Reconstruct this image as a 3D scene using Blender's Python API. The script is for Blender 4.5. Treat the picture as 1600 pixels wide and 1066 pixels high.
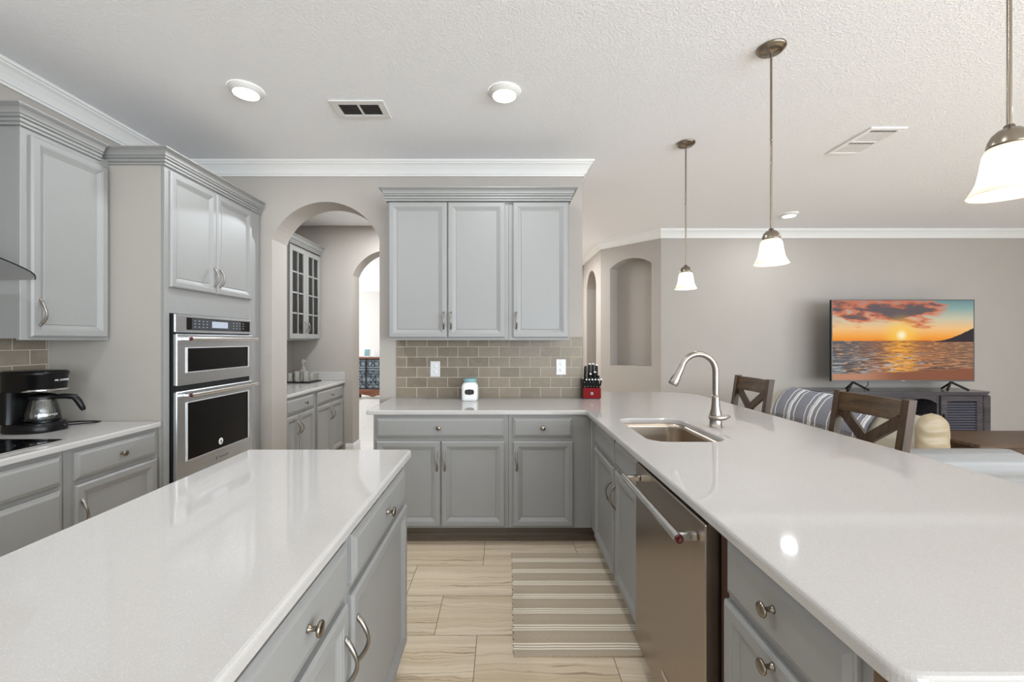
import bpy, bmesh, math, random
from mathutils import Vector, Matrix
from mathutils.geometry import tessellate_polygon

random.seed(7)
PI = math.pi
for o in list(bpy.data.objects):
    bpy.data.objects.remove(o)
SC = bpy.context.scene
COL = SC.collection
R = math.radians

# ------------------------------------------------------------------ camera, world, exposure, daylight and fill lamps
CAM_H = 1.383
cam_d = bpy.data.cameras.new('camera')
cam = bpy.data.objects.new('camera', cam_d)
COL.objects.link(cam)
cam.location = (0, 0, CAM_H)
cam.rotation_euler = (PI / 2, 0, 0)
cam_d.sensor_width = 36.0
cam_d.sensor_fit = 'HORIZONTAL'
cam_d.lens = 657.0 / 1600.0 * 36.0
cam_d.shift_x = 15.0 / 1600.0
cam_d.shift_y = -1.0 / 1600.0
cam_d.clip_start = 0.02
SC.camera = cam

SC.view_settings.view_transform = 'Standard'
SC.view_settings.look = 'None'
SC.view_settings.exposure = 0.56
SC.view_settings.gamma = 1.0
SC.view_settings.use_curve_mapping = False

world = bpy.data.worlds.new('world')
SC.world = world
world.use_nodes = True
bg = world.node_tree.nodes['Background']
bg.inputs[0].default_value = (0.95, 0.975, 1.0, 1)
bg.inputs[1].default_value = 0.4


def area(name, loc, rot, sx, sy, power, color=(1, 1, 1), shape='RECTANGLE', spread=PI):
    l = bpy.data.lights.new(name, 'AREA')
    l.shape = shape
    l.size = sx
    if shape in ('RECTANGLE', 'ELLIPSE'):
        l.size_y = sy
    l.energy = power
    l.color = color
    l.spread = spread
    o = bpy.data.objects.new(name, l)
    o.location = loc
    o.rotation_euler = rot
    COL.objects.link(o)
    return o


# unseen area lamps added behind the camera and on the living side, imitating daylight
area('rear_day_fill', (3.3, -4.4, 1.5), (R(108), 0, R(33)), 7.5, 2.4, 350, (0.82, 0.91, 1.0))
area('living_day_fill', (7.9, -1.4, 1.6), (R(100), 0, R(82)), 4.5, 2.1, 210, (0.82, 0.91, 1.0))
area('daylight_dining', (-5.8, 8.6, 1.6), (R(90), 0, R(-90)), 5.0, 2.2, 150, (0.95, 0.975, 1.0))
area('hall_fill', (0.3, 6.65, 2.75), (0, 0, 0), 0.8, 1.2, 48, (.97, 0.98, 1.0))  # added lamp under the hall ceiling, brightens the hall wall

CEIL = 2.838


# ------------------------------------------------------------------ helpers: mesh
def srgb(r, g, b):
    def c(x):
        x /= 255.0
        return x / 12.92 if x <= 0.04045 else ((x + 0.055) / 1.055) ** 2.4
    return (c(r), c(g), c(b), 1.0)


class MB:
    def __init__(s):
        s.v, s.f, s.sm, s.mi = [], [], [], []
        s.cur = 0

    def add(s, verts, faces, smooth=False, mi=None):
        o = len(s.v)
        s.v += [tuple(p) for p in verts]
        for f in faces:
            s.f.append([i + o for i in f])
            s.sm.append(smooth)
            s.mi.append(s.cur if mi is None else mi)
        return s

    def box(s, x0, x1, y0, y1, z0, z1, bev=0.0, mi=None):
        if x0 > x1: x0, x1 = x1, x0
        if y0 > y1: y0, y1 = y1, y0
        if z0 > z1: z0, z1 = z1, z0
        if bev <= 0:
            v = [(x, y, z) for x in (x0, x1) for y in (y0, y1) for z in (z0, z1)]
            f = [(0, 1, 3, 2), (4, 6, 7, 5), (0, 4, 5, 1), (2, 3, 7, 6), (0, 2, 6, 4), (1, 5, 7, 3)]
            return s.add(v, f, mi=mi)
        b = min(bev, (x1 - x0) * .49, (y1 - y0) * .49, (z1 - z0) * .49)
        v, idx = [], {}
        for i in (0, 1):
            for j in (0, 1):
                for k in (0, 1):
                    X, Y, Z = (x0, x1)[i], (y0, y1)[j], (z0, z1)[k]
                    sx, sy, sz = (1, -1)[i], (1, -1)[j], (1, -1)[k]
                    for a in range(3):
                        p = [X + sx * b, Y + sy * b, Z + sz * b]
                        p[a] = (X, Y, Z)[a]
                        idx[(i, j, k, a)] = len(v)
                        v.append(tuple(p))
        f = []
        for a in range(3):
            for side in (0, 1):
                o = [x for x in range(3) if x != a]
                q = []
                for (m, n) in ((0, 0), (1, 0), (1, 1), (0, 1)):
                    c = [0, 0, 0]
                    c[a] = side; c[o[0]] = m; c[o[1]] = n
                    q.append(idx[(c[0], c[1], c[2], a)])
                f.append(q)
        for a in range(3):
            o = [x for x in range(3) if x != a]
            for m in (0, 1):
                for n in (0, 1):
                    c0 = [0, 0, 0]; c1 = [0, 0, 0]
                    c0[o[0]] = c1[o[0]] = m
                    c0[o[1]] = c1[o[1]] = n
                    c1[a] = 1
                    f.append([idx[(*c0, o[0])], idx[(*c1, o[0])], idx[(*c1, o[1])], idx[(*c0, o[1])]])
        for i in (0, 1):
            for j in (0, 1):
                for k in (0, 1):
                    f.append([idx[(i, j, k, 0)], idx[(i, j, k, 1)], idx[(i, j, k, 2)]])
        return s.add(v, f, mi=mi)

    def rings(s, x0, x1, z0, z1, prof, cap=True, smooth=False):
        """concentric rectangles in the xz plane: prof = [(inset, y), ...]"""
        v, f = [], []
        for (i, y) in prof:
            v += [(x0 + i, y, z0 + i), (x1 - i, y, z0 + i), (x1 - i, y, z1 - i), (x0 + i, y, z1 - i)]
        for r in range(len(prof) - 1):
            for k in range(4):
                a = r * 4 + k; b = r * 4 + (k + 1) % 4
                f.append((a, b, b + 4, a + 4))
        f.append((3, 2, 1, 0))
        if cap:
            n = (len(prof) - 1) * 4
            f.append((n, n + 1, n + 2, n + 3))
        return s.add(v, f, smooth)

    def tube(s, pts, rad, n=10, caps=True, flat=None, smooth=True, up=None):
        pts = [Vector(p) for p in pts]
        m = len(pts)
        if not isinstance(rad, (list, tuple)):
            rad = [rad] * m
        v, f = [], []
        t0 = (pts[1] - pts[0]).normalized()
        u = Vector(up) if up else (Vector((0, 0, 1)) if abs(t0.z) < .9 else Vector((1, 0, 0)))
        u = (u - t0 * u.dot(t0)).normalized()
        for i, p in enumerate(pts):
            if i == 0: t = pts[1] - pts[0]
            elif i == m - 1: t = pts[-1] - pts[-2]
            else: t = (pts[i + 1] - pts[i]).normalized() + (pts[i] - pts[i - 1]).normalized()
            if t.length < 1e-9: t = t0
            t.normalize()
            u = u - t * u.dot(t)
            u.normalize()
            w = t.cross(u)
            r = rad[i]
            for k in range(n):
                a = 2 * PI * k / n
                v.append(p + u * (math.cos(a) * r) + w * (math.sin(a) * r * (flat or 1)))
        for i in range(m - 1):
            for k in range(n):
                a = i * n + k; b = i * n + (k + 1) % n
                f.append((a, b, b + n, a + n))
        s.add(v, f, smooth)
        if caps:
            s.add(v[:n], [tuple(range(n))[::-1]])
            s.add(v[-n:], [tuple(range(n))])
        return s

    def lathe(s, prof, c=(0, 0, 0), n=24, axis='z', smooth=True, a0=0, a1=2 * PI):
        v, f = [], []
        full = abs(a1 - a0 - 2 * PI) < 1e-6
        cnt = n if full else n + 1
        for (r, h) in prof:
            for k in range(cnt):
                a = a0 + (a1 - a0) * k / n
                x, y = r * math.cos(a), r * math.sin(a)
                if axis == 'z': p = (x, y, h)
                elif axis == 'y': p = (x, h, y)
                else: p = (h, x, y)
                v.append((p[0] + c[0], p[1] + c[1], p[2] + c[2]))
        for i in range(len(prof) - 1):
            for k in range(n):
                a = i * cnt + k; b = i * cnt + (k + 1) % cnt
                f.append((a, b, b + cnt, a + cnt))
        return s.add(v, f, smooth)

    def prism(s, poly, z0, z1, plane='xy', smooth_side=False):
        """poly in 2D, extruded along the third axis"""
        def P(a, b, h):
            return (a, b, h) if plane == 'xy' else ((a, h, b) if plane == 'xz' else (h, a, b))
        n = len(poly)
        lo = [P(a, b, z0) for a, b in poly]
        hi = [P(a, b, z1) for a, b in poly]
        s.add(lo, [tuple(range(n))[::-1]])
        s.add(hi, [tuple(range(n))])
        s.add(lo + hi, [(i, (i + 1) % n, (i + 1) % n + n, i + n) for i in range(n)], smooth_side)
        return s

    def sweep(s, path, prof, side=1, caps=True, smooth=False):
        """path [(x,y)], prof [(out, z)]; out goes to the left of the path when side = 1"""
        n = len(path); m = len(prof)
        v, f = [], []
        for i, p in enumerate(path):
            p = Vector(p)
            d1 = (p - Vector(path[i - 1])).normalized() if i else None
            d2 = (Vector(path[i + 1]) - p).normalized() if i < n - 1 else None
            n1 = Vector((-d1.y, d1.x)) if d1 else None
            n2 = Vector((-d2.y, d2.x)) if d2 else None
            if n1 is None: nn = n2
            elif n2 is None: nn = n1
            else:
                nn = (n1 + n2)
                nn = nn / max(nn.dot(n1), .05)
            nn = nn * side
            for (o, z) in prof:
                v.append((p.x + nn.x * o, p.y + nn.y * o, z))
        for i in range(n - 1):
            for k in range(m - 1):
                a = i * m + k
                f.append((a, a + 1, a + 1 + m, a + m))
            f.append((i * m + m - 1, i * m, i * m + m, i * m + 2 * m - 1))
        s.add(v, f, smooth)
        if caps:
            s.add(v[:m], [tuple(range(m))])
            s.add(v[-m:], [tuple(range(m))[::-1]])
        return s

    def grid(s, fn, nu, nv, smooth=True, closed_u=False, closed_v=False):
        v, f = [], []
        cu = nu if closed_u else nu + 1
        cv = nv if closed_v else nv + 1
        for i in range(cu):
            for j in range(cv):
                v.append(fn(i / nu, j / nv))
        for i in range(nu):
            for j in range(nv):
                a = i * cv + j; b = i * cv + (j + 1) % cv
                c = ((i + 1) % cu) * cv + (j + 1) % cv; d = ((i + 1) % cu) * cv + j
                f.append((a, b, c, d))
        return s.add(v, f, smooth)

    def pillow(s, c, sx, sy, sz, p=4.0, nu=28, nv=16, fn=None):
        """superellipsoid cushion"""
        def sg(x, e): return math.copysign(abs(x) ** e, x)
        e = 2.0 / p

        def g(u, w):
            a = 2 * PI * u
            b = -PI / 2 + PI * w
            q = (c[0] + sx * sg(math.cos(b), e) * sg(math.cos(a), e),
                 c[1] + sy * sg(math.cos(b), e) * sg(math.sin(a), e),
                 c[2] + sz * sg(math.sin(b), e))
            return fn(q) if fn else q
        return s.grid(g, nu, nv, True, closed_u=True)

    def build(s, name, mats, parent=None, loc=None, rot=None, merge=True):
        me = bpy.data.meshes.new(name)
        me.from_pydata(s.v, [], s.f)
        if not isinstance(mats, (list, tuple)): mats = [mats]
        for m in mats: me.materials.append(m)
        me.polygons.foreach_set('use_smooth', s.sm)
        me.polygons.foreach_set('material_index', s.mi)
        b = bmesh.new(); b.from_mesh(me)
        bmesh.ops.recalc_face_normals(b, faces=b.faces)
        b.to_mesh(me); b.free()
        me.update()
        o = bpy.data.objects.new(name, me)
        COL.objects.link(o)
        if parent: o.parent = parent
        if loc: o.location = loc
        if rot: o.rotation_euler = rot
        return o


def tag(o, label, cat, group=None):
    o['label'] = label
    o['category'] = cat
    if group: o['group'] = group
    return o


def thing(name, label, cat, loc=(0, 0, 0), rz=0, group=None):
    o = bpy.data.objects.new(name, None)
    o.empty_display_size = .1
    COL.objects.link(o)
    o.location = loc
    o.rotation_euler = (0, 0, rz)
    return tag(o, label, cat, group)


def struct(o, kind='structure'):
    o['kind'] = kind
    return o


def copy_tree(root, loc=None, label=None, group=None, rz=None):
    r = root.copy(); COL.objects.link(r)
    if loc is not None: r.location = loc
    if rz is not None: r.rotation_euler = (0, 0, rz)
    if label: r['label'] = label
    if group: r['group'] = group
    for ch in list(root.children):
        c = ch.copy(); COL.objects.link(c); c.parent = r
        for g in list(ch.children):
            d = g.copy(); COL.objects.link(d); d.parent = c
    return r


def text_mesh(name, body, size, mat, parent, loc, rot, extrude=.0004, align='CENTER'):
    cu = bpy.data.curves.new(name, 'FONT')
    cu.body = body; cu.size = size; cu.extrude = extrude
    cu.align_x = align; cu.align_y = 'CENTER'
    cu.materials.append(mat)
    tmp = bpy.data.objects.new(name, cu)
    COL.objects.link(tmp)
    me = bpy.data.meshes.new_from_object(tmp)
    me.name = name
    bpy.data.objects.remove(tmp)
    o = bpy.data.objects.new(name, me)
    COL.objects.link(o)
    o.parent = parent; o.location = loc; o.rotation_euler = rot
    return o


# ------------------------------------------------------------------ helpers: materials
class NT:
    def __init__(s, name):
        s.mat = bpy.data.materials.new(name)
        s.mat.use_nodes = True
        s.t = s.mat.node_tree
        s.bsdf = s.t.nodes['Principled BSDF']
        s.out = s.t.nodes['Material Output']

    def n(s, typ, **kw):
        nd = s.t.nodes.new(typ)
        for k, v in kw.items(): setattr(nd, k, v)
        return nd

    def link(s, a, b): s.t.links.new(a, b)

    def put(s, sock, v):
        if hasattr(v, 'is_output'): s.link(v, sock)
        elif isinstance(v, (int, float)) and sock.type in ('RGBA',): sock.default_value = (v, v, v, 1)
        elif isinstance(v, (int, float)) and sock.type == 'VECTOR': sock.default_value = (v, v, v)
        else: sock.default_value = v

    def m(s, op, a, b=0.0, c=0.0, clamp=False):
        nd = s.n('ShaderNodeMath', operation=op, use_clamp=clamp)
        s.put(nd.inputs[0], a); s.put(nd.inputs[1], b); s.put(nd.inputs[2], c)
        return nd.outputs[0]

    def mix(s, fac, a, b, blend='MIX'):
        nd = s.n('ShaderNodeMix', data_type='RGBA', blend_type=blend)
        s.put(nd.inputs[0], fac); s.put(nd.inputs[6], a); s.put(nd.inputs[7], b)
        return nd.outputs[2]

    def coord(s, which='Object'):
        return s.n('ShaderNodeTexCoord').outputs[which]

    def world_pos(s):
        return s.n('ShaderNodeNewGeometry').outputs['Position']

    def sep(s, v):
        nd = s.n('ShaderNodeSeparateXYZ'); s.link(v, nd.inputs[0]); return nd.outputs

    def comb(s, x=0.0, y=0.0, z=0.0):
        nd = s.n('ShaderNodeCombineXYZ')
        s.put(nd.inputs[0], x); s.put(nd.inputs[1], y); s.put(nd.inputs[2], z)
        return nd.outputs[0]

    def noise(s, vec, scale=5.0, detail=2.0, rough=.5, dist=0.0, out='Fac'):
        nd = s.n('ShaderNodeTexNoise')
        if vec is not None: s.link(vec, nd.inputs['Vector'])
        nd.inputs['Scale'].default_value = scale
        nd.inputs['Detail'].default_value = detail
        nd.inputs['Roughness'].default_value = rough
        nd.inputs['Distortion'].default_value = dist
        return nd.outputs[out]

    def ramp(s, fac, stops, interp='LINEAR'):
        nd = s.n('ShaderNodeValToRGB')
        nd.color_ramp.interpolation = interp
        el = nd.color_ramp.elements
        while len(el) < len(stops): el.new(0.5)
        for e, (p, c) in zip(el, stops):
            e.position = p
            e.color = c if len(c) == 4 else (*c, 1)
        s.put(nd.inputs[0], fac)
        return nd.outputs[0]

    def mr(s, v, a, b, c=0.0, d=1.0):
        nd = s.n('ShaderNodeMapRange'); nd.clamp = True
        s.put(nd.inputs[0], v); s.put(nd.inputs[1], a); s.put(nd.inputs[2], b)
        s.put(nd.inputs[3], c); s.put(nd.inputs[4], d)
        return nd.outputs[0]

    def sstep(s, v, a, b):
        nd = s.n('ShaderNodeMapRange'); nd.interpolation_type = 'SMOOTHSTEP'
        s.put(nd.inputs[0], v); s.put(nd.inputs[1], a); s.put(nd.inputs[2], b)
        return nd.outputs[0]

    def bump(s, h, strength=.2, dist=.002):
        nd = s.n('ShaderNodeBump')
        nd.inputs['Strength'].default_value = strength
        nd.inputs['Distance'].default_value = dist
        s.link(h, nd.inputs['Height'])
        s.link(nd.outputs[0], s.bsdf.inputs['Normal'])
        return s

    def set(s, **kw):
        names = {'color': 'Base Color', 'rough': 'Roughness', 'metal': 'Metallic', 'spec': 'Specular IOR Level', 'coat': 'Coat Weight',
                 'coat_rough': 'Coat Roughness', 'ior': 'IOR', 'trans': 'Transmission Weight', 'emit': 'Emission Color',
                 'emit_s': 'Emission Strength', 'alpha': 'Alpha', 'sheen': 'Sheen Weight', 'sss': 'Subsurface Weight', 'aniso': 'Anisotropic'}
        for k, v in kw.items():
            s.put(s.bsdf.inputs[names[k]], v)
        return s


def simple(name, col, rough=.5, metal=0.0, var=.04, nscale=30.0, bump=0.0, **kw):
    t = NT(name)
    c = t.coord('Object')
    nz = t.noise(c, nscale, 3.0)
    dark = tuple(x * (1 - var) for x in col[:3]) + (1,)
    lite = tuple(min(1, x * (1 + var)) for x in col[:3]) + (1,)
    t.set(color=t.mix(nz, dark, lite), rough=rough, metal=metal, **kw)
    if bump: t.bump(nz, bump, .001)
    return t.mat


M = {}
# walls
t = NT('wall_paint'); c = t.world_pos()
t.set(color=t.mix(t.noise(c, 3, 2), srgb(167, 160, 152), srgb(171, 164, 156)), rough=.75, spec=.25)
t.bump(t.noise(c, 140, 3, .6), .12, .002); M['wall'] = t.mat
t = NT('ceiling_knockdown'); c = t.world_pos()
t.set(color=srgb(248, 248, 250), rough=.9, spec=.1)
h = t.m('ADD', t.sstep(t.noise(c, 95, 3, .6), .45, .62), t.noise(c, 260, 2))
t.bump(h, .55, .003); M['ceiling'] = t.mat
M['trim'] = simple('trim_white', srgb(224, 222, 218), .4, var=.01)
M['cab'] = simple('cabinet_grey_paint', srgb(142, 141, 138), .44, var=.012, nscale=12)
t = NT('toe_kick_wood'); c = t.coord('Object'); x, y, z = t.sep(c)
nz = t.noise(t.comb(t.m('MULTIPLY', x, 2), t.m('MULTIPLY', y, 2), t.m('MULTIPLY', z, 60)), 1.5, 4)
t.set(color=t.mix(nz, srgb(72, 60, 47), srgb(104, 90, 75)), rough=.5); M['toe'] = t.mat
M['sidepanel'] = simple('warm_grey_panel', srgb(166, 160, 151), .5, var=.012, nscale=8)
t = NT('stained_end_wood'); c = t.coord('Object'); x, y, z = t.sep(c)
nz = t.noise(t.comb(t.m('MULTIPLY', x, 70), t.m('MULTIPLY', y, 70), t.m('MULTIPLY', z, 2)), 1.0, 4)
t.set(color=t.mix(nz, srgb(70, 52, 34), srgb(128, 104, 76)), rough=.45); M['endwood'] = t.mat
M['redwood'] = simple('mahogany_filler', srgb(52, 18, 16), .4, var=.2)
# quartz
t = NT('white_quartz'); c = t.world_pos()
sp = t.noise(c, 420, 2, .7)
sp2 = t.noise(c, 900, 1, .5)
base = t.mix(t.noise(c, 6, 3), srgb(178, 174, 170), srgb(182, 178, 174))
col = t.mix(t.m('MULTIPLY', t.sstep(sp, .60, .72), .55), base, srgb(168, 160, 152))
col = t.mix(t.m('MULTIPLY', t.sstep(sp2, .62, .75), .5), col, srgb(250, 250, 250))
t.set(color=col, rough=.05, spec=.42); M['quartz'] = t.mat


def tile_mat(name, axis):
    t = NT(name); p = t.sep(t.world_pos())
    u = p[axis]; v = p[2]
    bw, bh, mo = .1685, .0832, .0034
    row = t.m('FLOOR', t.m('DIVIDE', t.m('SUBTRACT', v, .914), bh))
    off = t.m('MULTIPLY', t.m('MODULO', t.m('ADD', row, 20), 2), .5)
    uu = t.m('ADD', t.m('DIVIDE', t.m('ADD', u, .026), bw), off)
    colm = t.m('FLOOR', uu)
    fu = t.m('MULTIPLY', t.m('SUBTRACT', uu, colm), bw)
    fv = t.m('MULTIPLY', t.m('FRACT', t.m('DIVIDE', t.m('SUBTRACT', v, .914), bh)), bh)
    du = t.m('MINIMUM', fu, t.m('SUBTRACT', bw, fu))
    dv = t.m('MINIMUM', fv, t.m('SUBTRACT', bh, fv))
    d = t.m('MINIMUM', du, dv)
    g = t.sstep(d, mo * .35, mo * .7)
    wn = t.n('ShaderNodeTexWhiteNoise', noise_dimensions='2D')
    t.link(t.comb(row, colm), wn.inputs['Vector'])
    tc = t.mix(wn.outputs['Value'], srgb(122, 111, 97), srgb(137, 126, 110))
    cl = t.noise(t.world_pos(), 18, 3)
    tc = t.mix(t.m('MULTIPLY', t.sstep(cl, .45, .8), .25), tc, srgb(162, 153, 138))
    t.set(color=t.mix(g, srgb(190, 182, 166), tc), rough=t.m('SUBTRACT', .7, t.m('MULTIPLY', g, .46)), spec=.16)
    edge = t.sstep(d, mo * .3, mo * 1.6)
    t.bump(t.m('ADD', edge, t.m('MULTIPLY', t.noise(t.world_pos(), 14, 2), .5)), .25, .004)
    return t.mat


M['tile_rear'] = tile_mat('taupe_glass_tile', 0)
M['tile_left'] = tile_mat('taupe_glass_tile_side', 1)

# floor planks of vein-cut stone look porcelain
t = NT('floor_porcelain'); p = t.world_pos(); x, y, z = t.sep(p)
rh, tw = .3048, .603
yy = t.m('ADD', y, -1.971 + rh * 20)
row = t.m('FLOOR', t.m('DIVIDE', yy, rh))
xx = t.m('ADD', t.m('ADD', x, .32 + 20 * tw), t.m('MULTIPLY', t.m('SUBTRACT', row, 20), tw / 3))
colm = t.m('FLOOR', t.m('DIVIDE', xx, tw))
fy = t.m('MULTIPLY', t.m('FRACT', t.m('DIVIDE', yy, rh)), rh)
fx = t.m('MULTIPLY', t.m('FRACT', t.m('DIVIDE', xx, tw)), tw)
d = t.m('MINIMUM', t.m('MINIMUM', fx, t.m('SUBTRACT', tw, fx)), t.m('MINIMUM', fy, t.m('SUBTRACT', rh, fy)))
g = t.sstep(d, .0008, .0022)
wn = t.n('ShaderNodeTexWhiteNoise', noise_dimensions='2D'); t.link(t.comb(row, colm), wn.inputs['Vector'])
rnd = wn.outputs['Value']
sh = t.m('MULTIPLY', rnd, 40)
wob = t.m('MULTIPLY', t.noise(t.comb(t.m('ADD', t.m('MULTIPLY', x, 5), sh), t.m('MULTIPLY', y, 10), sh), 1.0, 3, .55), .06)
vy = t.m('ADD', y, wob)
band = t.noise(t.comb(t.m('MULTIPLY', x, .35), t.m('MULTIPLY', vy, 20), sh), 1.0, 2, .5)
line = t.noise(t.comb(t.m('MULTIPLY', x, .5), t.m('MULTIPLY', vy, 44), t.m('ADD', sh, 7)), 1.0, 1, .4)
ln = t.m('ABSOLUTE', t.m('SUBTRACT', line, .5))
ln = t.m('SUBTRACT', 1.0, t.sstep(ln, .0, .028))
ln = t.m('MULTIPLY', ln, t.m('ADD', .25, t.m('MULTIPLY', .75, t.sstep(t.noise(t.comb(t.m('MULTIPLY', x, 1.5), t.m('MULTIPLY', y, 12), sh), 1.0, 2), .35, .65))))
basec = t.mix(t.sstep(band, .3, .7), srgb(222, 205, 180), srgb(202, 181, 152))
basec = t.mix(t.m('MULTIPLY', rnd, .25), basec, srgb(212, 196, 172))
cc = t.mix(t.m('MULTIPLY', ln, .85), basec, srgb(132, 107, 80))
t.set(color=t.mix(g, srgb(112, 94, 74), cc), rough=.22, spec=.45)
t.bump(g, .3, .001); M['floor'] = t.mat

# metals and glass
def brushed(name, col, rough, axis=2, stretch=120.0, var=.1):
    t = NT(name); q = t.coord('Object'); s3 = list(t.sep(q))
    for k in range(3):
        s3[k] = t.m('MULTIPLY', s3[k], 1.5 if k == axis else stretch)
    nz = t.noise(t.comb(*s3), 1.0, 3, .6)
    t.set(color=t.mix(nz, tuple(v * (1 - var) for v in col[:3]) + (1,), tuple(min(1, v * (1 + var)) for v in col[:3]) + (1,)), metal=1.0,
          rough=t.m('ADD', rough - .05, t.m('MULTIPLY', nz, .1)))
    return t.mat


M['steel'] = brushed('brushed_steel', srgb(204, 207, 211), .32, 0)
M['bezel'] = simple('bright_bezel', srgb(226, 227, 228), .4, .35, var=.02)
M['dwsteel'] = brushed('bronze_tinted_steel', srgb(168, 157, 146), .3, 2)
M['polished'] = simple('polished_steel', srgb(215, 214, 212), .16, 1.0, var=.02)
M['nickel'] = brushed('satin_nickel', srgb(150, 143, 135), .34, 2)
M['sinksteel'] = brushed('sink_steel', srgb(178, 166, 152), .34, 0, 90)
M['bronze'] = simple('aged_knob_nickel', srgb(142, 132, 119), .26, 1.0, var=.08)
M['blackgloss'] = simple('black_glass', srgb(4, 4, 5), .05, var=.1, spec=.32)
M['blackplastic'] = simple('black_plastic', srgb(9, 9, 10), .3, var=.1, spec=.3)
M['blackmatte'] = simple('black_matte', srgb(12, 12, 12), .6, var=.1)
M['shade_dark'] = simple('duct_shade', srgb(26, 23, 21), .8)
M['ventwhite'] = simple('vent_white', srgb(244, 244, 244), .8, var=.01)
M['white'] = simple('white_plastic', srgb(214, 214, 212), .3, var=.01)
M['whitegloss'] = simple('white_ceramic', srgb(224, 224, 222), .15, var=.01)
M['teal'] = simple('teal_painted_lid', srgb(118, 158, 160), .35)
M['chalk'] = simple('chalkboard_label', srgb(38, 30, 26), .7)
M['red'] = simple('red_lacquer', srgb(112, 1, 4), .5, var=.08, spec=.15)
M['redcap'] = simple('red_medallion', srgb(92, 36, 36), .35, .4)
M['greyplate'] = simple('grey_display', srgb(58, 62, 66), .2)
t = NT('oven_display'); t.set(color=srgb(150, 156, 166), rough=.15, emit=srgb(150, 158, 172), emit_s=.35); M['display'] = t.mat
M['whiteprint'] = simple('white_print', srgb(225, 225, 225), .4)
M['greyprint'] = simple('grey_print', srgb(84, 84, 84), .4)
M['lidgrey'] = simple('light_grey_print', srgb(150, 152, 155), .4)


def thin_glass(name, tint=(1, 1, 1, 1), gl=.06, rough=.02, fresn=1.45):
    t = NT(name)
    tr = t.n('ShaderNodeBsdfTransparent'); tr.inputs[0].default_value = tint
    g = t.n('ShaderNodeBsdfGlossy'); g.inputs['Roughness'].default_value = rough
    fr = t.n('ShaderNodeFresnel'); fr.inputs[0].default_value = fresn
    mx = t.n('ShaderNodeMixShader')
    nz = t.noise(t.coord('Object'), 8, 2)
    t.link(t.m('ADD', fr.outputs[0], t.m('MULTIPLY', nz, gl)), mx.inputs[0])
    t.link(tr.outputs[0], mx.inputs[1]); t.link(g.outputs[0], mx.inputs[2])
    t.link(mx.outputs[0], t.out.inputs[0])
    return t.mat


M['pane'] = thin_glass('cabinet_pane_glass', (.9, .91, .9, 1))
M['hoodglass'] = thin_glass('hood_canopy_glass', (.88, .89, .89, 1), .02)
M['clear'] = thin_glass('clear_glassware', (.93, .95, .94, 1), .1)
def milky(name, col, fac):
    t = NT(name)
    tr = t.n('ShaderNodeBsdfTransparent'); tr.inputs[0].default_value = (.97, .97, .95, 1)
    d = t.n('ShaderNodeBsdfDiffuse')
    t.link(t.mix(t.noise(t.coord('Object'), 40, 2), col, (.9, .9, .86, 1)), d.inputs[0])
    g = t.n('ShaderNodeBsdfGlossy'); g.inputs['Roughness'].default_value = .08
    m1 = t.n('ShaderNodeMixShader'); m1.inputs[0].default_value = fac
    t.link(tr.outputs[0], m1.inputs[1]); t.link(d.outputs[0], m1.inputs[2])
    fr = t.n('ShaderNodeFresnel'); fr.inputs[0].default_value = 1.4
    m2 = t.n('ShaderNodeMixShader'); t.link(fr.outputs[0], m2.inputs[0])
    t.link(m1.outputs[0], m2.inputs[1]); t.link(g.outputs[0], m2.inputs[2])
    t.link(m2.outputs[0], t.out.inputs[0])
    return t.mat


M['amberglass'] = milky('smoky_glassware', srgb(176, 170, 148), .28)
M['goblet'] = milky('highlight_glassware', srgb(210, 210, 206), .3)  # white diffuse share imitates highlights on the clear glass
M['glassedge'] = simple('glass_dark_edge', srgb(30, 34, 34), .1)
# pendant shade: alabaster glass that passes the bulb's light
t = NT('alabaster_shade')
nz = t.noise(t.coord('Object'), 14, 3, .6, 1.0)
colr = t.mix(nz, srgb(232, 224, 210), srgb(250, 245, 236))
t.set(color=colr, rough=.3, emit=colr, emit_s=.10)
tl = t.n('ShaderNodeBsdfTranslucent'); t.link(colr, tl.inputs[0])
mx = t.n('ShaderNodeMixShader'); mx.inputs[0].default_value = .5
t.link(t.bsdf.outputs[0], mx.inputs[1]); t.link(tl.outputs[0], mx.inputs[2]); t.link(mx.outputs[0], t.out.inputs[0])
M['shade'] = t.mat
t = NT('lamp_lens'); t.set(color=(1, 1, 1, 1), emit=(1, .97, .92, 1), emit_s=6.0); M['lens'] = t.mat
t = NT('bulb_glow'); t.set(color=(1, 1, 1, 1), emit=(1, .95, .86, 1), emit_s=6.0); M['bulb'] = t.mat


def wood(name, c1, c2, axis=2, rough=.38, s1=40, s2=3):
    t = NT(name); q = t.coord('Object'); s3 = list(t.sep(q))
    for k in range(3): s3[k] = t.m('MULTIPLY', s3[k], s2 if k == axis else s1)
    nz = t.noise(t.comb(*s3), 1.0, 4, .6, .6)
    t.set(color=t.mix(t.sstep(nz, .3, .7), c1, c2), rough=rough, spec=.6 if name.startswith('espresso') else .3)
    t.bump(nz, .08, .001)
    return t.mat


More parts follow.
